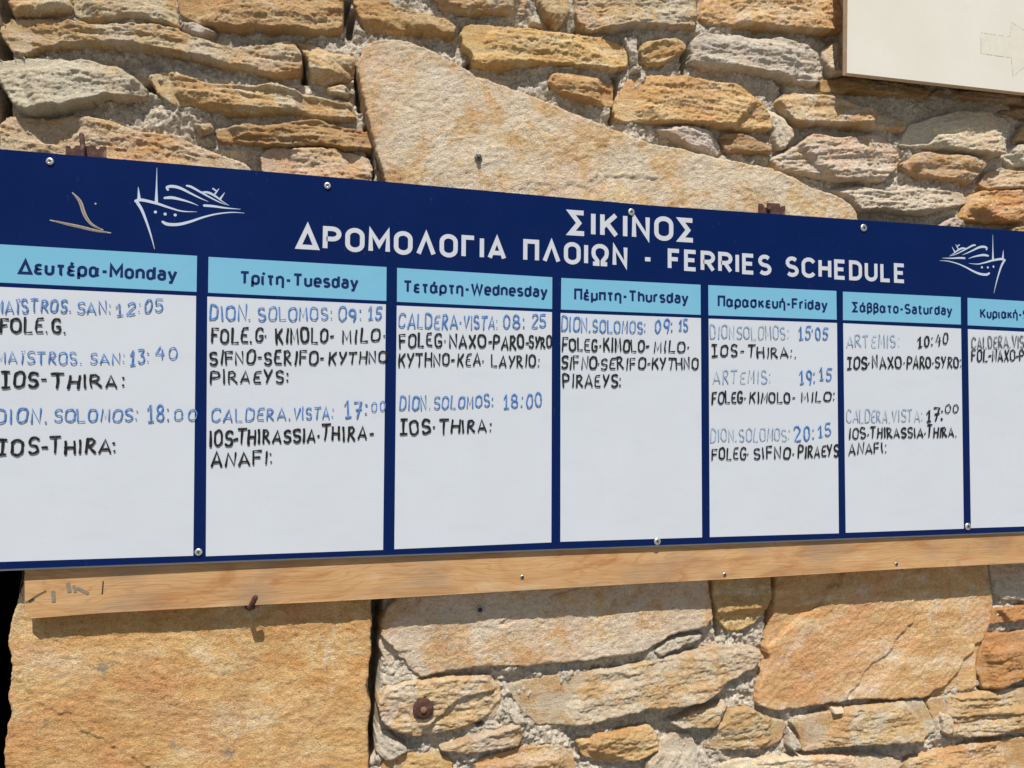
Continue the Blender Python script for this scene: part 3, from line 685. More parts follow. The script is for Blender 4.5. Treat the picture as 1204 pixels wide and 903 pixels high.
G = {
 'Σ':[[(.5,1),(.03,1),(.33,.5),(.03,0),(.52,0)]], 'I':[[(0,0),(0,1)]], 'K':[[(0,0),(0,1)],[(.5,1),(.03,.42)],[(.17,.58),(.52,0)]],
 'N':[[(0,0),(0,1),(.52,0),(.52,1)]], 'O':[oval(.58,1,.30)], 'Δ':[['c',(0,0),(.34,1),(.68,0)]], 'P':[bowlP],
 'M':[[(0,0),(0,1),(.34,.32),(.68,1),(.68,0)]], 'Λ':[[(0,0),(.31,1),(.62,0)]], 'Γ':[[(0,0),(0,1),(.44,1)]],
 'A':[[(0,0),(.31,1),(.62,0)],[(.1,.27),(.52,.27)]], 'Π':[[(0,0),(0,1),(.52,1),(.52,0)]],
 'Ω':[[(-.02,0),(.19,0),(.19,.16),(.03,.42),(0,.6)]+A(.31,.68,.31,.32,180,0)[1:]+[(.62,.6),(.59,.42),(.43,.16),(.43,0),(.64,0)]],
 'F':[[(.46,1),(0,1),(0,0)],[(0,.52),(.4,.52)]], 'E':[[(.48,1),(0,1),(0,0),(.48,0)],[(0,.52),(.42,.52)]], 'R':[bowlP,[(.26,.46),(.54,0)]],
 'S':[Sg], 'C':[A(.3,.68,.3,.32,25,180)+A(.3,.32,.3,.32,180,335)[1:]], 'H':[[(0,0),(0,1)],[(.52,0),(.52,1)],[(0,.52),(.52,.52)]],
 'D':[['c',(0,0),(0,1),(.24,1)]+A(.24,.7,.3,.3,90,0)[1:]+A(.24,.3,.3,.3,0,-90)], 'U':[[(0,1),(0,.3)]+A(.27,.28,.27,.28,180,360)+[(.54,1)]],
 'L':[[(0,1),(0,0),(.44,0)]], 'T':[[(0,1),(.56,1)],[(.28,1),(.28,0)]], 'W':[[(0,1),(.2,0),(.42,.92),(.64,0),(.84,1)]],
 '-':[[(0,.42),(.26,.42)]], 'o':[oval(.43,.72,.25)], 'n':[[(0,0),(0,.72)],nArch], 'd':[[(.43,0),(.43,1)],dBowl],
 'a':[[(.03,.64)]+A(.2,.52,.2,.2,110,0)+[(.4,0)],[(.4,.42),(.2,.42)]+A(.2,.21,.19,.21,90,270)[1:]+[(.4,.02)]],
 'y':[[(0,.72),(.23,0)],[(.46,.72),(.17,-.24),(.02,-.24)]], 'u':[uCup,[(.42,.3),(.42,0)]],
 'e':[[(.02,.36),(.42,.36),(.42,.49)]+A(.21,.49,.21,.23,0,180)[1:]+A(.21,.23,.21,.23,180,320)], 's':[A(.19,.545,.18,.175,30,270)+A(.19,.185,.19,.185,90,-150)[1:]],
 'r':[[(0,0),(0,.72)],[(0,.46)]+A(.2,.48,.2,.24,180,70)], 'i':[[(0,0),(0,.72)],[(0,.88),(0,1.02)]],
 't':[[(.13,.94),(.13,.18)]+A(.27,.18,.14,.18,180,270)[1:]+[(.34,0)],[(0,.72),(.32,.72)]], 'h':[[(0,0),(0,1)],nArch],
 'ε':[epsi], 'υ':[uCup], 'τ':[[(0,.72),(.40,.72)],[(.2,.72),(.2,.16)]+A(.31,.14,.11,.14,180,270)[1:]],
 'ρ':[[(0,-.28),(0,.48)]+A(.22,.48,.22,.24,180,0)[1:]+A(.22,.24,.22,.24,0,-178)[1:]], 'α':[dBowl,[(.45,.72),(.42,.2),(.50,0)]],
 'ι':[[(0,.72),(0,.12)]+A(.1,.12,.1,.12,180,270)[1:]], 'η':[[(0,0),(0,.72)],[(0,.40)]+A(.21,.48,.21,.24,180,0)+[(.42,-.28)]],
 'π':[[(0,0),(0,.72),(.42,.72),(.42,0)]], 'μ':[uCup,[(0,.3),(0,-.28)],[(.42,.3),(.42,0)]],
 'σ':[[(.5,.72),(.22,.72)]+A(.22,.48,.22,.24,90,180)[1:]+A(.22,.24,.22,.24,180,360)[1:]+A(.22,.48,.22,.24,0,80)[1:]],
 'κ':[[(0,0),(0,.72)],[(.38,.72),(.03,.32)],[(.14,.44),(.4,0)]],
 'β':[[(0,-.28),(0,.77)]+A(.19,.77,.19,.23,180,-90,14)[1:]+A(.19,.27,.22,.27,90,-90)[1:]+[(0.04,0)]],
 'V':[[(0,1),(.28,0),(.54,1)]], 'X':[[(0,1),(.5,0)],[(.5,1),(0,0)]], 'Y':[[(0,1),(.2,.5)],[(.5,1),(.12,0)]],
 'G':[A(.28,.68,.27,.32,30,180)+A(.28,.3,.27,.3,180,330)[1:]+[(.52,.42),(.3,.42)]],
 '0':[oval(.42,1,.42)], '1':[[(0,.72),(.2,1),(.2,0)]], '2':[A(.22,.74,.22,.26,165,-30)+[(0,0),(.46,0)]],
 '3':[[(.04,1),(.42,1),(.2,.6)]+A(.2,.3,.24,.3,90,-150)], '4':[[(.22,1),(.0,.4),(.46,.4)],[(.36,.75),(.34,0)]],
 '5':[[(.44,1),(.06,1),(.04,.58)]+A(.2,.3,.24,.3,115,-150)], '7':[[(0,.98),(.44,1),(.16,0)],[(.1,.5),(.42,.52)]],
 '8':[['c']+A(.22,.76,.19,.24,-90,270,14)+A(.22,.26,.23,.26,90,-270,14)], '9':[['c']+A(.21,.70,.2,.28,0,360,14),[(.41,.7),(.38,.3),(.3,0)]],
 ' ':[], }
G['Ι'] = G['I']; G['Κ'] = G['K']; G['Ν'] = G['N']; G['Ο'] = G['O']; G['Ρ'] = G['P']; G['Μ'] = G['M']; G['Α'] = G['A']; G['Τ'] = G['T']; G['ο'] = G['o']
ACC = {'έ':'ε','ί':'ι','ά':'α','ή':'η'}
def glyph(c):
    if c in ACC:
        b = G[ACC[c]]; wd = gw(ACC[c])
        return b+[[(wd/2-.02, .86), (wd/2+.07, 1.06)]]
    return G[c]
def gw(c):
    g = G[ACC.get(c, c)]; return max([p[0] for s_ in g for p in s_ if p != 'c'], default=.25)
def layout(text, sp):
    x = 0; out = []
    for c in text:
        out.append((c, x)); x += gw(c)+sp
    return out, x-sp
def printed(mbuf, text, l, r, hl, hr, wfrac, y, sp, fit=None, only=None):
    """text from l to r ((x,z) of the baseline ends), cap height hl..hr"""
    W = wfrac
    lay, tot = layout(text, sp+W)
    full = tot if fit is None else layout(text[:fit], sp+W)[1]
    L = np.array(l); Rr = np.array(r); ax = (Rr-L); k = 0
    sx = np.linalg.norm(ax)/(full+W); t = ax/np.linalg.norm(ax)
    for n_, (c, x) in enumerate(lay):
        if only and not only[0] <= n_ < only[1]: continue
        for s_ in glyph(c):
            cl = s_[0] == 'c'; pts = s_[1:] if cl else s_
            f = (x/full); H = hl+(hr-hl)*f
            q = [tuple(L+t*((x+p[0]+W/2)*sx)+np.array([0, (p[1]*(1-W)+W/2)*H])) for p in pts]
            if cl and np.hypot(*(np.array(q[0])-np.array(q[-1]))) < 1e-6: q = q[:-1]
            mbuf.ribbon(q, W*H, y-(k % 4)*.00006, cl); k += 1
    return sx

mb = MB()
# cap heights from the photograph, turned into metres at that place on the board
def hpx(px, py, h): return abs(at(px, py)[1]-at(px, py-h)[1])
printed(mb, 'ΣΙΚΙΝΟΣ', at(667, 276.5), at(817.4, 285.5), hpx(667, 276, 30), hpx(817, 285, 28.5), .190, -.0006, .15)
mb.build('title_lettering', M_TITLE, board)
T2 = 'ΔΡΟΜΟΛΟΓΙΑ ΠΛΟΙΩΝ - FERRIES SCHEDULE'
n0 = 0
for wd_ in T2.split(' '):
    mb = MB(); printed(mb, T2, at(348, 292.6), at(1064.6, 333.2), hpx(348, 292, 29), hpx(1064, 333, 23), .190, -.0006, .15, None, (n0, n0+len(wd_)))
    mb.build('title_lettering', M_TITLE, board); n0 += len(wd_)+1

# ---- handwriting
HG = dict(G)
HG['.'] = [[(0,0),(.03,.02)]]; HG['·'] = [[(0,.38),(.04,.40)]]; HG[':'] = [[(0,.12),(.02,.10)],[(0,.72),(.02,.70)]]; HG["'"] = [[(0,.85),(.02,.75)]]
HG['Ï'] = [[(.1,0),(.1,.75)],[(0,1),(.01,1.01)],[(.2,1.03),(.21,1.03)]]
HG['E'] = [[(.44,.98),(.12,.95),(.02,.7),(.04,.52),(.34,.50)],[(.04,.52),(.0,.25),(.08,.03),(.46,.02)]]
HG['I'] = [[(.06,0),(.06,1)]]; HG['J'] = [[(.02,1),(.42,1)],[(.22,1),(.2,0)],[(0,0),(.42,.02)]]   # J here: I with serifs
HG['R'] = [[(0,0),(0.02,.98)],[(0,.95),(.26,1),(.44,.8),(.3,.55),(.06,.46)],[(.14,.46),(.5,0)]]
HG['-'] = [[(0,.42),(.22,.44)]]
HG['M'] = [[(0,0),(.03,1),(.27,.25),(.52,1),(.56,.02)]]
HG['T'] = [[(0,1),(.56,1.02)],[(.28,1),(.24,0)]]
HG['1'] = [[(0,.7),(.2,1),(.19,0)],[(.04,0),(.36,.02)]]
def hgw(c): return max([p[0] for s_ in HG[c] for p in s_ if p != 'c']+[.12], default=.3)
hr = random.Random(21)
def cat_rom(P, n=4):
    if len(P) < 3: return P
    out = []
    for i in range(len(P)-1):
        p0 = P[max(i-1, 0)]; p1 = P[i]; p2 = P[i+1]; p3 = P[min(i+2, len(P)-1)]
        for k in range(n):
            t = k/n
            out.append(tuple(.5*((2*p1[j])+(-p0[j]+p2[j])*t+(2*p0[j]-5*p1[j]+4*p2[j]-p3[j])*t*t+(-p0[j]+3*p1[j]-3*p2[j]+p3[j])*t**3) for j in (0, 1)))
    return out+[P[-1]]
def hand(mbuf, text, l, r, h, wid, fit=None):
    sp = .27
    x = 0; lay = []
    for c in text:
        lay.append((c, x)); x += hgw(c)+sp
    tot = x-sp
    full = tot if fit is None else (lay[fit-1][1]+hgw(text[fit-1]))
    L = np.array(l); ax = np.array(r)-L; ln = np.linalg.norm(ax); t = ax/ln; sx = ln/full
    sm0 = text.startswith('TH')
    for j, (c, x) in enumerate(lay):
        hs = h*hr.uniform(.90, 1.06)*(.86 if (sm0 and j > 0) else 1); dz = h*hr.uniform(-.05, .05); sk = hr.uniform(-.06, .10)
        wx = hr.uniform(.92, 1.06)
        for s_ in HG[c]:
            cl = s_[0] == 'c'; pts = list(s_[1:] if cl else s_)
            if cl: pts = pts+[pts[0]] if pts[0] != pts[-1] else pts
            pts = [(p[0]*wx+hr.gauss(0, .012), p[1]+hr.gauss(0, .012)) for p in pts]
            if len(pts) > 6: pts = cat_rom(pts, 2)
            elif len(pts) == 2:
                mx = ((pts[0][0]+pts[1][0])/2+hr.gauss(0, .02), (pts[0][1]+pts[1][1])/2+hr.gauss(0, .01)); pts = cat_rom([pts[0], mx, pts[1]], 3)
            q = []
            for p in pts:
                b = L+t*((x+p[0]+sk*p[1])*sx)
                q.append((b[0], -.0031, b[1]+dz+p[1]*hs))
            w0 = wid*hr.uniform(.85, 1.12)
            mbuf.tube(q, [w0/2*(1+.14*math.sin(i*.9+j)) for i in range(len(q))], 6, .10)
LINES = {  # day: list of lines; a line is [(ink, text, x0, x1, base0, base1, height)]
0:[[('b','MAÏSTROS.',-5,84,368,366.5,15),('b','SAN:',91,131,368,369,14),('b','12:05',137.5,191,371,365.5,14)],
   [('k','FOLE.G.',1,78,391,391,16.5)],
   [('b','MAÏSTROS.',-3,97,426.5,428,13.5),('b','SAN:',106,147,428,427,12.5),('b','13:',153,176,429,427,16),('b','40',183,208,422,421,13)],
   [('k','JOS-',3,54,456.5,455,18),('k','THIRA:',62,147,455.5,455,17.5)],
   [('b','DION.',-5,56,497,496,17),('b','SOLOMOS:',64,162,495.5,494.5,15),('b','18:',174,200,496,495,19),('b','00',205,231,494.5,494,12.5)],
   [('k','JOS-',-2,56,534.5,533.5,18.5),('k','THIRA:',60,137,533,531.5,18)]],
1:[[('b','DION.',247,295,375.5,376.5,17),('b','SOLOMOS:',304,391,376.5,376,14.5),('b','09:',398,426,377,377,16),('b','15',433,447.5,375,375,14.5)],
   [('k','FOLE.G·',249,314,402.5,402,16.5),('k','KIMOLO-',325,392,403,402.5,16),('k','MILO·',403,453,402.5,401,15)],
   [('k','SIFNO-',247,307,428.5,427.5,15),('k','SERIFO-',311,380,428.5,427.5,15),('k','KYTHNO',387,454,428,426,13)],
   [('k','PIRAEYS:',248,340,450,449,14.5)],
   [('b','CALDERA.',249,342,494.5,493.5,15),('b','VISTA:',345,392,493,491.5,14),('b','17:',406,432,491,489,19),('b','00',437,453,484,482.5,11)],
   [('k','IOS-',247,279,525,523,18),('k','THIRASSIA·',280,376,521.5,519,17.5),('k','THIRA-',378,438,517.5,516,17)],
   [('k','ANAFI:',249,321,548,545.5,16)]],
2:[[('b','CALDERA·',468.5,542,385,386,16),('b','VISTA:',545,585,386,387,14.5),('b','08:',592,617,386,386,15.5),('b','25',625,641,385,384,14.5)],
   [('k','FOLEG·',470,524,408,407,15.5),('k','NAXO-',529,577,408.5,408.5,14),('k','PARO-',580,621,410,409,15),('k','SYRO',622,648,409,408,13)],
   [('k','KYTHNO-',469,534,430.5,429,14),('k','KEA·',538,569,429.5,429,13),('k','LAYRIO:',578,634,430.5,431,13)],
   [('b','DION.',470,506,482,481,15.5),('b','SOLOMOS:',510,580,480,478,14),('b','18:00',592,636,480,478,16.5)],
   [('k','JOS·',471,511,510.5,509,16.5),('k','THIRA:',517,578,509.5,507,16)]],
3:[[('b','DION.',660,694,389,390,16.5),('b','SOLOMOS:',696.5,759,390.5,391,13.5),('b','09:',770,791,391,391,15),('b','15',797.5,808,389,389,13)],
   [('k','FOLEG·',661,706,412,412,14),('k','KIMOLO-',710,762,413,413,14),('k','MILO·',769,810,414,414,12.5)],
   [('k','SIFNO·',660,705,433,433,13.5),('k','SERIFO-',706,764,434,433,13),('k','KYTHNO',767,820,433,434,12.5)],
   [('k','PIRAEYS:',662,730,455,454,14)]],
4:[[('p','DION',835,863,397.5,397.5,15.5),('p','SOLOMOS:',866,927,398,398.5,15),('b',"15'05",939,972,399,399,14.5)],
   [('k','JOS-',837,873,419.5,418.5,13),('k','THIRA:.',879,936,420,420,13)],
   [('p','ARTEMIS:',838,906,450,450,15),('b','19:',940,958,451.5,451,16),('b','15',963.5,976,447,447,14.5)],
   [('k','FOLEG·',837,876,474.5,473,13),('k','KIMOLO-',881,934,473.6,473,12),('k','MILO:',942,981,472,471.5,11)],
   [('p','DION.',835,866,518.7,518.7,14.5),('p','SOLOMOS:',869,928,518.7,517.6,14.5),('b','20:',934,957,517.6,517,16),('b','15',962,976,513,511.5,14)],
   [('k','FOLEG·',837,880,540,539,13),('k','SIFNO·',886,933,539,538.6,13),('k','PIRAEYS',938,985,538,536,13.5)]],
5:[[('p','ARTEMIS:',995,1057,407.5,408,14.5),('k','10:40',1079,1113,409,404.5,12.5)],
   [('k','JOS·',996,1022,433.6,433,14),('k','NAXO·',1025.5,1063,432,432,13),('k','PARO·',1066,1097,432.7,432.5,13),('k','SYRO:',1099,1130,432,432,12.5)],
   [('p','CALDERA.',995,1046,496,496,15),('p','VISTA:',1048,1084,495.5,495.5,14),('k','17:',1089,1108,495,494.5,14.5),('k','00',1110.5,1125.5,486,484.5,9)],
   [('k','IOS·',998,1021,515.5,515,12.5),('k','THIRASSIA·',1023,1088,514.7,513.6,13),('k','THIRA.',1089.5,1124,513.6,513,13)],
   [('k','ANAFI:',997.5,1042,534,532,12.5)]],
6:[[('g','CALDERA.VISTA: 13:55',1142,1203,410,408.5,13.5,11)],
   [('k','FOL-NAXO-PARO-SYRO',1142,1203,424.5,424,12.5,10)]],
}
INK = {'b': M_BLUE, 'k': M_BLACK, 'p': M_PALE, 'g': M_GREYINK}
HEAD = [('Δευτέρα-Monday',21.2,208.3,322.3,330.8,16.4,15.6,None),('Τρίτη-Tuesday',281.4,421.4,334.3,340,14.8,14.3,None),('Τετάρτη-Wednesday',473.8,643.8,344.2,350,13.8,13.2,None),
        ('Πέμπτη-Thursday',674.9,809.4,353.2,357.3,13.2,12.8,None),('Παρασκευή-Friday',843.7,973,361,365,12.8,12,None),('Σάββατο-Saturday',1001.6,1119.6,367.2,371,11.6,11.2,None),
        ('Κυριακή-Sunday',1152.2,1196.5,374.2,375.4,11,10.9,7)]
DAYS = ['Monday','Tuesday','Wednesday','Thursday','Friday','Saturday','Sunday']
for k in range(7):
    a, b = 'L%d' % k, 'R%d' % k
    mb = MB(); mb.prism([corner(HB, a), corner(HB, b), corner(TOPP, b), corner(TOPP, a)], -.0004, .0012)
    hd = mb.build('day_header', M_LIGHT, board); hd['label'] = 'light blue %s header strip' % DAYS[k]
    t, x0, x1, b0, b1, h0, h1, fit = HEAD[k]
    mb = MB(); printed(mb, t, at(x0, b0), at(x1, b1), hpx(x0, b0, h0*1.07), hpx(x1, b1, h1*1.07), .188, -.0009, .085, fit)
    mb.build('day_name_lettering', M_HEADTXT, hd)
    mb = MB(); mb.prism([corner(WB, a), corner(WB, b), corner(WT, b), corner(WT, a)], -.0004, .0012)
    wp = mb.build('day_panel', M_WHITE, board); wp['label'] = 'white %s panel with handwritten ferries' % DAYS[k]
    for line in LINES[k]:
        for s_ in line:
            ink, tx, x0, x1, b0, b1, h = s_[:7]
            hh = hpx((x0+x1)/2, (b0+b1)/2, h); mb = MB()
            hand(mb, tx, at(x0, b0), at(x1, b1), hh, hh*{'k': .150, 'b': .112, 'p': .085, 'g': .115}[ink], s_[7] if len(s_) > 7 else None)
            mb.build('handwriting', INK[ink], wp, True)

# ---- ship emblems
SHIP = [[(335,130,3),(332,300,14),(330,440,30)],[(170,300,3),(174,350,16),(178,410,30)],[(150,425,28),(200,415,28),(330,445,24),(450,485,18),(560,515,12),(690,520,3)],
 [(160,435,28),(200,500,26),(240,600,20),(280,720,14),(315,850,4)],[(432,325,20),(426,303,24),(470,295,28),(540,310,26),(640,360,18),(720,400,12),(790,430,3)],
 [(405,398,22),(470,395,28),(560,415,20),(640,440,12),(700,465,3)],[(600,290,18),(640,300,22),(720,345,18),(820,400,14),(900,440,8),(965,462,2)],
 [(735,347,14),(790,350,22),(850,380,20),(910,425,10),(975,466,2)],[(755,465,24),(830,470,22),(950,487,14),(1075,497,3)],
 [(388,610,24),(430,630,30),(520,632,28),(620,610,24),(740,570,18),(860,540,14),(1000,525,10),(1110,532,3)],
 [(832,316,16),(870,342,12)],[(850,360,16),(885,315,5)],[(892,410,22),(935,350,4)]]
def ship(fn, k):
    mb = MB()
    for j, s_ in enumerate(SHIP):
        q = cat_rom([fn(x, y) for x, y, _ in s_], 4); ws = cat_rom([(wd, 0) for *_, wd in s_], 4)
        mb.ribbon(q, [max(p[0], 1.5)*k for p in ws], -.0006-(j % 5)*.00006)
        if s_[0][2] > 10: mb.disc(q[0], ws[0][0]*k/2, -.00095-(j % 3)*.00005)
    for x, y in ((322,522),(408,540),(497,548)): mb.disc(fn(x, y), 14*k, -.0006)
    return mb
f1 = lambda x, y: at(140+x/7.525, 180+y/7.525)
k1 = abs(f1(700, 400)[0]-f1(300, 400)[0])/400
e1 = ship(f1, k1).build('ship_emblem', M_SHIP, board)
bow = f1(150, 430); bow2 = at(1181, 306.5); tip = f1(1110, 532); tip2 = at(1104.5, 306.5)
kx = (tip2[0]-bow2[0])/(tip[0]-bow[0])
zt1 = f1(335, 130)[1]-f1(315, 850)[1]; zt2 = at(1167.5, 276)[1]-at(1168.5, 345)[1]; kz = zt2/zt1
sh1 = (f1(1110, 532)[1]-bow[1])/(tip[0]-bow[0]); sh2 = (tip2[1]-bow2[1])/(tip2[0]-bow2[0])
def f2(x, y):
    p = f1(x, y); du = p[0]-bow[0]
    return (bow2[0]+du*kx, bow2[1]+(p[1]-bow[1]-du*sh1)*kz+du*kx*sh2)
mbs = ship(f2, k1*abs(kx)); mbs.f = [tuple(reversed(q)) for q in mbs.f]
mbs.build('ship_emblem', M_SHIP, board)['label'] = 'mirrored ship emblem'
# torn-off emblem: its last two strokes
Q = lambda x, y: at(x/5.473, 150+y/5.473)
mb = MB(); kq = .0004
mb.ribbon(cat_rom([Q(320,595), Q(420,618), Q(520,640), Q(620,664), Q(715,678)], 4), [p[0]*kq for p in cat_rom([(5,0),(14,0),(17,0),(14,0),(5,0)], 4)], -.0006)
mb.ribbon(cat_rom([Q(465,418), Q(515,475), Q(545,560), Q(590,622), Q(665,660)], 4), [p[0]*kq for p in cat_rom([(6,0),(18,0),(19,0),(14,0),(6,0)], 4)], -.0007)
mb.disc(Q(615,490), .0022, -.0006)
mb.build('emblem_remnant', M_BEIGE, board)['label'] = 'last strokes of a torn-off emblem'
mb = MB()
mb.ribbon(cat_rom([Q(350,603), Q(420,618), Q(520,641), Q(620,665), Q(690,675)], 4), [p[0]*kq for p in cat_rom([(2,0),(7,0),(8,0),(6,0),(2,0)], 4)], -.0010)
mb.ribbon(cat_rom([Q(472,428), Q(515,476), Q(545,561), Q(590,622), Q(650,652)], 4), [p[0]*kq for p in cat_rom([(2,0),(9,0),(9,0),(6,0),(2,0)], 4)], -.0011)
mb.build('glue_trace', plain('brown_glue', (.20,.16,.12), .9, .2, 0, .3, 200), board)

# ---- screws
def screw(px, py, rpx, parent):
    c = at(px, py); r = rpx*abs(at(px+1, py)[0]-c[0])
    mb = MB(); mb.lathe(c, [(r*.98, -.0004), (r, -.0022), (r*.86, -.0042), (r*.5, -.0052), (r*.46, -.0050)], 18)
    s_ = mb.build('screw', M_SCREW, parent, True)
    a = hr.uniform(0, 1.5); mb = MB()
    for b in (a, a+math.pi/2):
        dx, dz = math.cos(b)*r*.5, math.sin(b)*r*.5
        mb.ribbon([(c[0]-dx, c[1]-dz), (c[0]+dx, c[1]+dz)], r*.26, -.00545-(b-a)*.0001)
    mb.build('cross_recess', M_SLOT, s_)
for p in ((59,190,5),(385,218.5,4.2),(742,249.5,4),(1015,268,3.8),(233.5,649,4.8),(772.5,636.5,4),(1137.5,619,3.6)): screw(*p, board)

# ------------------------------------------------------------------ wooden batten under the board
bt_y = lambda px: .019-.011*min(1, max(0, px/900))
bat = empty('wooden_batten', atv(30, 700, .018), 'raw pine batten with reddish grain fixed under the navy board', 'plank')
botpx = [(37,726.8),(120,721),(240,714.5),(440,704),(600,695),(764,686),(900,678.5),(1060,669),(1204,661.5),(1330,654)]
fr = []; 
up = [(1330,600),(1204,606),(900,618),(600,630),(300,642),(29,652)]
for x, y in botpx: fr.append(atv(x, y+hr.uniform(-.5,.5), bt_y(x)))
for x, y in up: fr.append(atv(x, y, bt_y(x)))
fr.append(atv(29, 719, bt_y(0))); 
bk = [Vector((p.x, .105, p.z)) for p in fr]
mb = MB(); mb.prism3(fr, bk); plank = mb.build('plank', M_WOOD, bat)
W0 = lambda x, y: at(x/3.7625, 640+y/3.7625, .018)
for j, (pts, wd) in enumerate([([(235,205),(238,255)],15),([(300,170),(308,212)],17),([(326,182),(334,212)],13),([(340,192),(392,218)],13)]):
    mb = MB(); mb.ribbon([W0(*p) for p in pts], wd*.00053, .0172-j*.00008); mb.build('grey_mark', M_GREYMARK, bat)
mb = MB()
mb.ribbon(cat_rom([W0(112,255), W0(135,248), W0(165,225), W0(205,205)], 3), 4*.00053, .0169)
mb.ribbon([W0(128,252), W0(150,238)], 9*.00053, .0168); mb.build('pencil_mark', M_PENCIL, bat)
mb = MB(); mb.ribbon([W0(457,163), W0(455,190), W0(452,220)], 5*.00053, .0169)
mb.build('pencil_mark', M_PENCIL, bat)
for x, y in ((614,678.5),(852,675.5),(1054,663)):
    c = at(x, y, bt_y(x)); mb = MB()
    mb.lathe(c, [(.0058, bt_y(x)-.0003), (.0055, bt_y(x)-.0012), (.003, bt_y(x)-.0016)], 12)
    s_ = mb.build('sunk_screw', M_SCREW, bat, True)
    mb = MB(); mb.disc((c[0], c[1]-.0005), .0045, bt_y(x)-.0019); mb.build('screw_hole', M_SLOT, s_)

# ------------------------------------------------------------------ white painted board, upper right
sg = empty('painted_board', atv(994, 85, 0), 'white painted plywood board with bare edge and faded arrow above the ferry board', 'sign')
YS, TH = -.022, .020
P4 = [at(995.8, 85.6, YS), at(1330, 123, YS), at(1330, -140, YS), at(998, -140, YS)]
mb = MB(); mb.prism(P4, YS, YS+.0012); mb.build('painted_face', M_PLY, sg)
mb = MB(); mb.prism(P4, YS+.0013, YS+TH); mb.build('plywood_core', M_PLYEDGE, sg)
for sx_, sz_ in ((1020, 30), (1290, 60)):
    mb = MB(); c = at(sx_, sz_, YS); mb.prism([(c[0]-.02, c[1]-.03), (c[0]+.02, c[1]-.03), (c[0]+.02, c[1]+.2), (c[0]-.02, c[1]+.2)], YS+TH+.001, .11); mb.build('spacer_block', M_PLYEDGE, sg)

R3f = lambda x, y: at(764+x/S, y/S, YS)
arrow = [(1065,105),(1160,118),(1163,72),(1290,150),(1168,245),(1163,186),(1065,172)]
mb = MB(); mb.add([(p[0], YS-.0003, p[1]) for p in (R3f(*q) for q in arrow)][::-1], [(0,1,6),(1,5,6),(2,3,4),(1,2,5),(2,4,5)])
M_GHOSTF = plain('arrow_fill', (.575,.545,.47), .6, .3, 0, .05, 40)
mb.build('faded_arrow', M_GHOSTF, sg)
mb = MB(); qq = [R3f(*q) for q in arrow]
for i in range(len(qq)):
    a = np.array(qq[i]); b = np.array(qq[(i+1) % len(qq)]); n = int(np.linalg.norm(b-a)/.012)+1
    for j in range(n):
        if hr.random() < .25: continue
        t0, t1 = j/n, (j+hr.uniform(.5, .95))/n
        mb.ribbon([tuple(a+(b-a)*t0), tuple(a+(b-a)*t1)], hr.uniform(.0012, .0026), YS-.0006)
mb.build('arrow_outline', M_GHOST, sg)

# ------------------------------------------------------------------ rusty iron bits
def zoomA(x, y, Y): return at(x/5.473, 150+y/5.473, Y)
br = empty('rusty_bracket', atv(100, 182, .03), 'rusty notched bracket with upright pin above the torn emblem', 'bracket', 'rusty brackets behind the board')
pl_ = [(425,122),(452,122),(458,138),(480,138),(486,120),(615,122),(622,142),(640,142),(648,124),(684,126),(684,215),(425,215)]
mb = MB(); mb.prism([zoomA(x, y, .03) for x, y in pl_][::-1], .026, .032); mb.build('plate', M_RUST, br)
mb = MB(); a = zoomA(518, 40, .015); b = zoomA(530, 215, .015)
mb.tube([(a[0], .024, a[1]), (b[0], .016, (a[1]+b[1])/2), (b[0], .016, b[1])], .0058, 10); mb.build('pin', M_RUST, br, True)
br2 = empty('rusty_bracket', atv(907, 247, .03), 'small rusty bracket plate beside the lower tip of the big slab', 'bracket', 'rusty brackets behind the board')
pl2 = [(350,655),(362,657),(366,668),(376,668),(378,654),(415,656),(418,666),(433,662),(435,720),(350,720)]
mb = MB(); mb.prism([at(764+x/S, y/S, .03) for x, y in pl2][::-1], .026, .032); mb.build('plate', M_RUST, br2)
c = at(903, 245, .026); mb = MB(); mb.lathe(c, [(.007, .0262), (.007, .020), (.004, .018)], 6); mb.build('nut', M_RUST, br2)

def face_y(x, z, rad=.0064):
    """depth of the stone surface at (x,z)"""
    hit = None
    for o in stones:
        me = o.data; n = len(me.vertices); co = np.empty(n*3, np.float32); me.vertices.foreach_get('co', co); co = co.reshape(-1, 3)
        dd = (co[:, 0]+o.location.x-x)**2+(co[:, 2]+o.location.z-z)**2; near = dd < rad*rad
        if near.any():
            y = float(co[near, 1].min())+o.location.y
            hit = y if hit is None else min(hit, y)
    return .08 if hit is None else hit
# anchor bolt in the big slab
c = at(563, 184.5, .045); y0 = face_y(*c); c = at(563, 184.5, y0-.006); 
b1 = empty('anchor_bolt', (c[0], y0, c[1]), 'short steel anchor bolt sticking out of the big pale slab', 'bolt')
mb = MB(); mb.lathe(c, [(.0062, y0+.02), (.0062, y0-.010), (.0045, y0-.013)], 12); mb.build('shank', plain('dull_steel', (.07,.065,.06), .6, .4, 0, .3, 200), b1, True)
mb = MB(); mb.lathe(c, [(.011, y0+.004), (.011, y0-.003), (.0095, y0-.0045), (.0064, y0-.0045)], 6); mb.build('nut', plain('grey_steel', (.16,.155,.15), .6, .4, .3, .3, 200), b1)
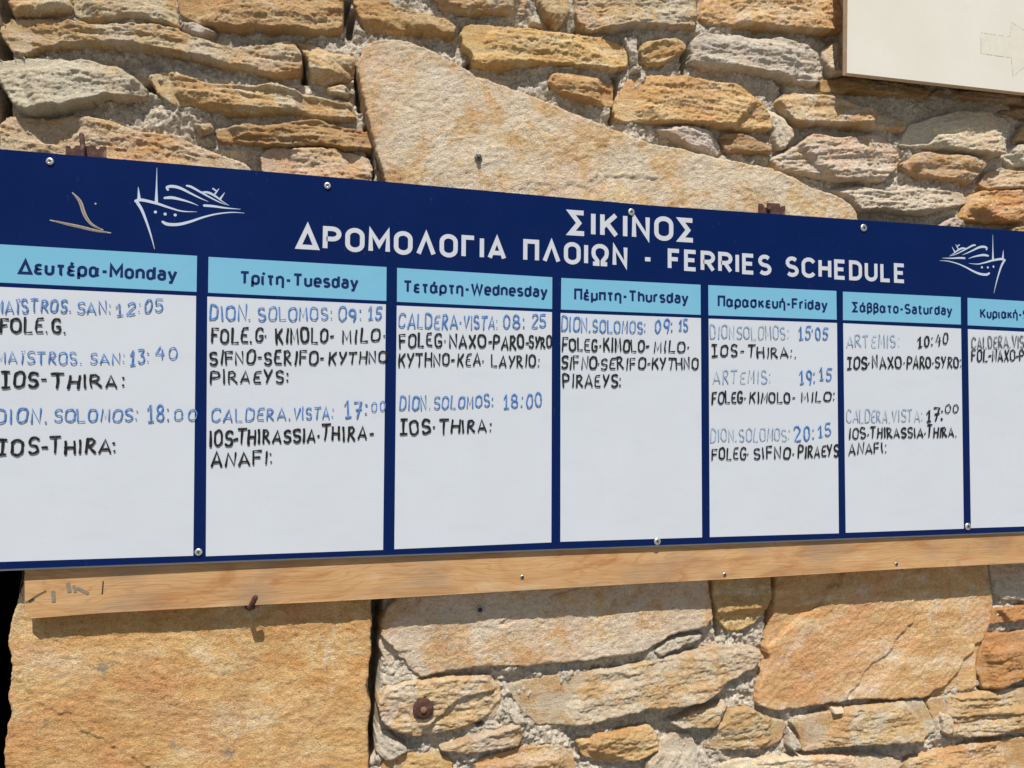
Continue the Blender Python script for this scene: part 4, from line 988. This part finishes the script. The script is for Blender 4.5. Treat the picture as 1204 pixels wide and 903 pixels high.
# hook bolt below the batten
c = at(296, 714, .05); y0 = face_y(*c)
b2 = empty('bent_bolt', (c[0], y0, c[1]), 'rusty bent bolt poking out just below the wooden batten', 'bolt')
p1 = at(293, 714.5, .02); p2 = at(300, 703, -.012)
mb = MB(); mb.tube([(p1[0], y0+.02, p1[1]), (p1[0], .022, p1[1]), (p1[0]+.004, .004, p1[1]+.004), (p2[0], -.010, p2[1])], .0068, 10); mb.build('shank', M_RUST, b2, True)
mb = MB(); mb.lathe((p1[0], p1[1]), [(.015, y0+.006), (.015, y0-.004), (.012, y0-.006), (.007, y0-.006)], 8); mb.build('nut', M_RUST, b2)
# washer and bolt
c = at(497.6, 833, .055); y0 = face_y(*c, .028)-.001
b3 = empty('rusty_washer', (c[0], y0, c[1]), 'round rusty washer bolted to the grey stone under the batten', 'washer')
mb = MB(); mb.lathe(c, [(.027, y0+.012), (.0275, y0-.001), (.0255, y0-.0035), (.010, y0-.0040)], 28); mb.build('washer', M_RUST, b3, True)
mb = MB(); mb.lathe((c[0], c[1]-.001), [(.0085, y0), (.0085, y0-.008), (.006, y0-.010)], 10); mb.build('bolt', plain('brown_iron', (.20,.10,.065), .8, .3, 0, .3, 200), b3, True)
# plugged drill hole
c = at(564.5, 717, .058); y0 = face_y(*c)-.001
b4 = empty('wall_plug', (c[0], y0, c[1]), 'grey plastic wall plug in the shaded stone below the batten', 'wall plug')
mb = MB(); n = 18
for r0, r1, yy0, yy1 in ((.0105, .0065, y0-.002, y0-.003), (.0065, .0060, y0-.003, y0+.014)):
    v = [(c[0]+r0*math.cos(2*math.pi*i/n), yy0, c[1]+r0*math.sin(2*math.pi*i/n)) for i in range(n)]+[(c[0]+r1*math.cos(2*math.pi*i/n), yy1, c[1]+r1*math.sin(2*math.pi*i/n)) for i in range(n)]
    mb.add(v, [(i, (i+1) % n, (i+1) % n+n, i+n) for i in range(n)])
mb.build('collar', plain('grey_plastic', (.28,.27,.25), .6, .3, 0, .15, 150), b4, True)
mb = MB(); mb.disc(c, .0062, y0-.0015); mb.build('hole', M_SLOT, b4)
